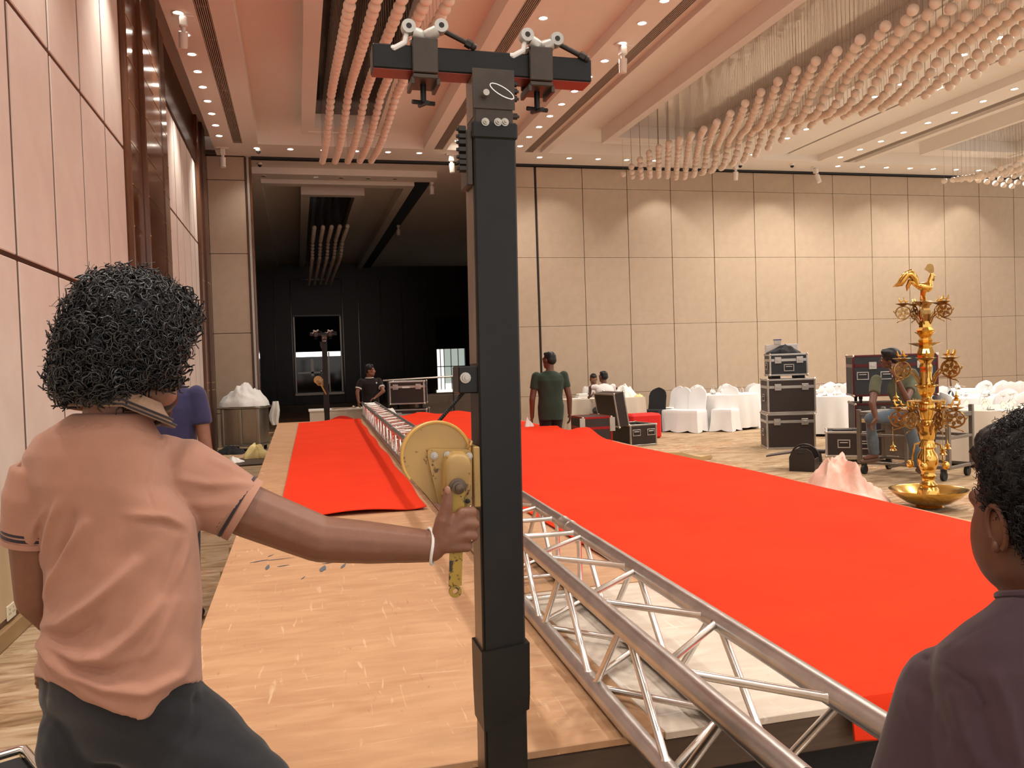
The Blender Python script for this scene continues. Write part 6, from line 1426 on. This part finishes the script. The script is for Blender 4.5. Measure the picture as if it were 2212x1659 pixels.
ee.tube([ec + HB.f * (.017 * math.cos(t) - .002) + HB.u * (.030 * math.sin(t)) - HB.r * (.004 + .003 * math.sin(t)) for t in [math.radians(v) for v in range(-30, 260, 15)]], .0042, 7); ee.ell(ec - HB.u * .027 + HB.f * .006, (.007, .006, .009)); ee.tube([ec + HB.f * .004 + HB.u * .018, ec - HB.f * .008 + HB.u * .004, ec + HB.f * .003 - HB.u * .014], .003, 6)
ee.build('ear', M['skin_b'], bodyB, True); face_bits(HB, pb_, bB, 1.04)
s = MB()
prings(s, [(1286, 2256, 98, DB + .03, .072), (1312, 2258, 128, DB + .03, .085), (1345, 2260, 180, DB + .03, .098), (1392, 2262, 238, DB + .03, .110), (1460, 2264, 262, DB + .03, .120), (1600, 2264, 270, DB + .03, .124), (1900, 2264, 258, DB + .03, .124), (2200, 2264, 262, DB + .03, .126)], DB, .1, 60, 2.3)
for sx, ex, sg in ((2050, 1955, -1), (2474, 2572, 1)):
    a, e = at(sx, 1500, DB + .03), at(ex, 1880, DB + .05); s.ell(a, .066); s.tube([a, a + (e - a) * .5, a + (e - a) * .78], [.067, .073, .076], 24)
def wrB(co, no):
    c = (co - EYEP) @ CM.T; px = np.stack([F_PX * c[:, 0] / c[:, 2] + CX, F_PX * c[:, 1] / c[:, 2] + CY], 1); d = np.zeros(len(co))
    for pts_, w_, a_ in (([(2185, 1318), (2100, 1365), (2030, 1410), (1998, 1422)], 4, -.0035), ([(1998, 1422), (2050, 1445), (2105, 1482), (2130, 1530)], 4, -.0035), ([(1998, 1420), (1965, 1414), (1940, 1420)], 4, -.0035), ([(1960, 1500), (1990, 1580), (2000, 1659)], 16, .005), ([(2060, 1500), (2080, 1580), (2110, 1640)], 14, .006), ([(2150, 1460), (2180, 1540), (2200, 1640)], 14, .004), ([(2010, 1500), (2040, 1600)], 12, -.005), ([(2120, 1540), (2150, 1640)], 14, -.004)):
        pts_ = np.array(pts_, float); best = np.full(len(co), 1e9)
        for A, B in zip(pts_, pts_[1:]): ab = B - A; t = np.clip(((px - A) @ ab) / (ab @ ab), 0, 1); best = np.minimum(best, np.hypot(*(px - (A + t[:, None] * ab)).T))
        d += a_ * np.exp(-(best / w_) ** 2)
    return co + no * (d * np.clip(-(no @ CM[2]) * 1.5 + .4, 0, 1))[:, None]
remesh('t_shirt', s, .0055, M['tee_plum'], pb_, 4, wrB, bB)
MB().tube([at(2256 + 100 * math.cos(t), 1287 - 4 * math.sin(t), DB + .03 - .073 * math.sin(t)) - bB for t in [2 * PI * k / 40 for k in range(40)]], .006, 8, True).build('neck_rib', M['tee_plum'], pb_, True)
c = MB(); prings(c, [(2150, 2262, 255, DB + .03, .12), (2400, 2262, 250, DB + .03, .125), (2500, 2262, 235, DB + .03, .12)], DB, .1)
for a, k_, d in lg: c.tube([a, k_, d], [.10, .075, .062], 18)
remesh('trousers', c, .012, M['trouser_black'], pb_, 3, base=bB)
sh_ = MB()
for a, k_, d in lg: fd = Vector((CF.x, CF.y, 0)).normalized(); sh_.cap(d - Vector((0, 0, .042)) - fd * .04, d + fd * .15 - Vector((0, 0, .048)), .043, .037)
remesh('shoes', sh_, .012, M['rubber'], pb_, 2, base=bB)
hb = MB()
for c_, r_ in (((0, -.028, .052), (.098, .104, .100)), ((0, -.065, .0), (.094, .072, .092)), ((0, .03, .085), (.080, .060, .050)), ((-.058, -.012, .03), (.034, .062, .05)), ((.058, -.012, .03), (.034, .062, .05)), ((0, -.075, -.05), (.066, .045, .045))): hb.ell(HB.p(*c_), r_, HB.R)
hairB = remesh('hair', hb, .006, M['hair'], pb_, 3, lump, bB)
curls('fuzz', HB, hairB, bB, [((0, -.028, .052), (.102, .108, .104)), ((0, -.065, .0), (.098, .076, .096))], 3600, 21, .005, .013, lambda d, c: not (d.y > .5 and d.z < .4) and d.z > -.7, .0009, 1.2, 'hair')
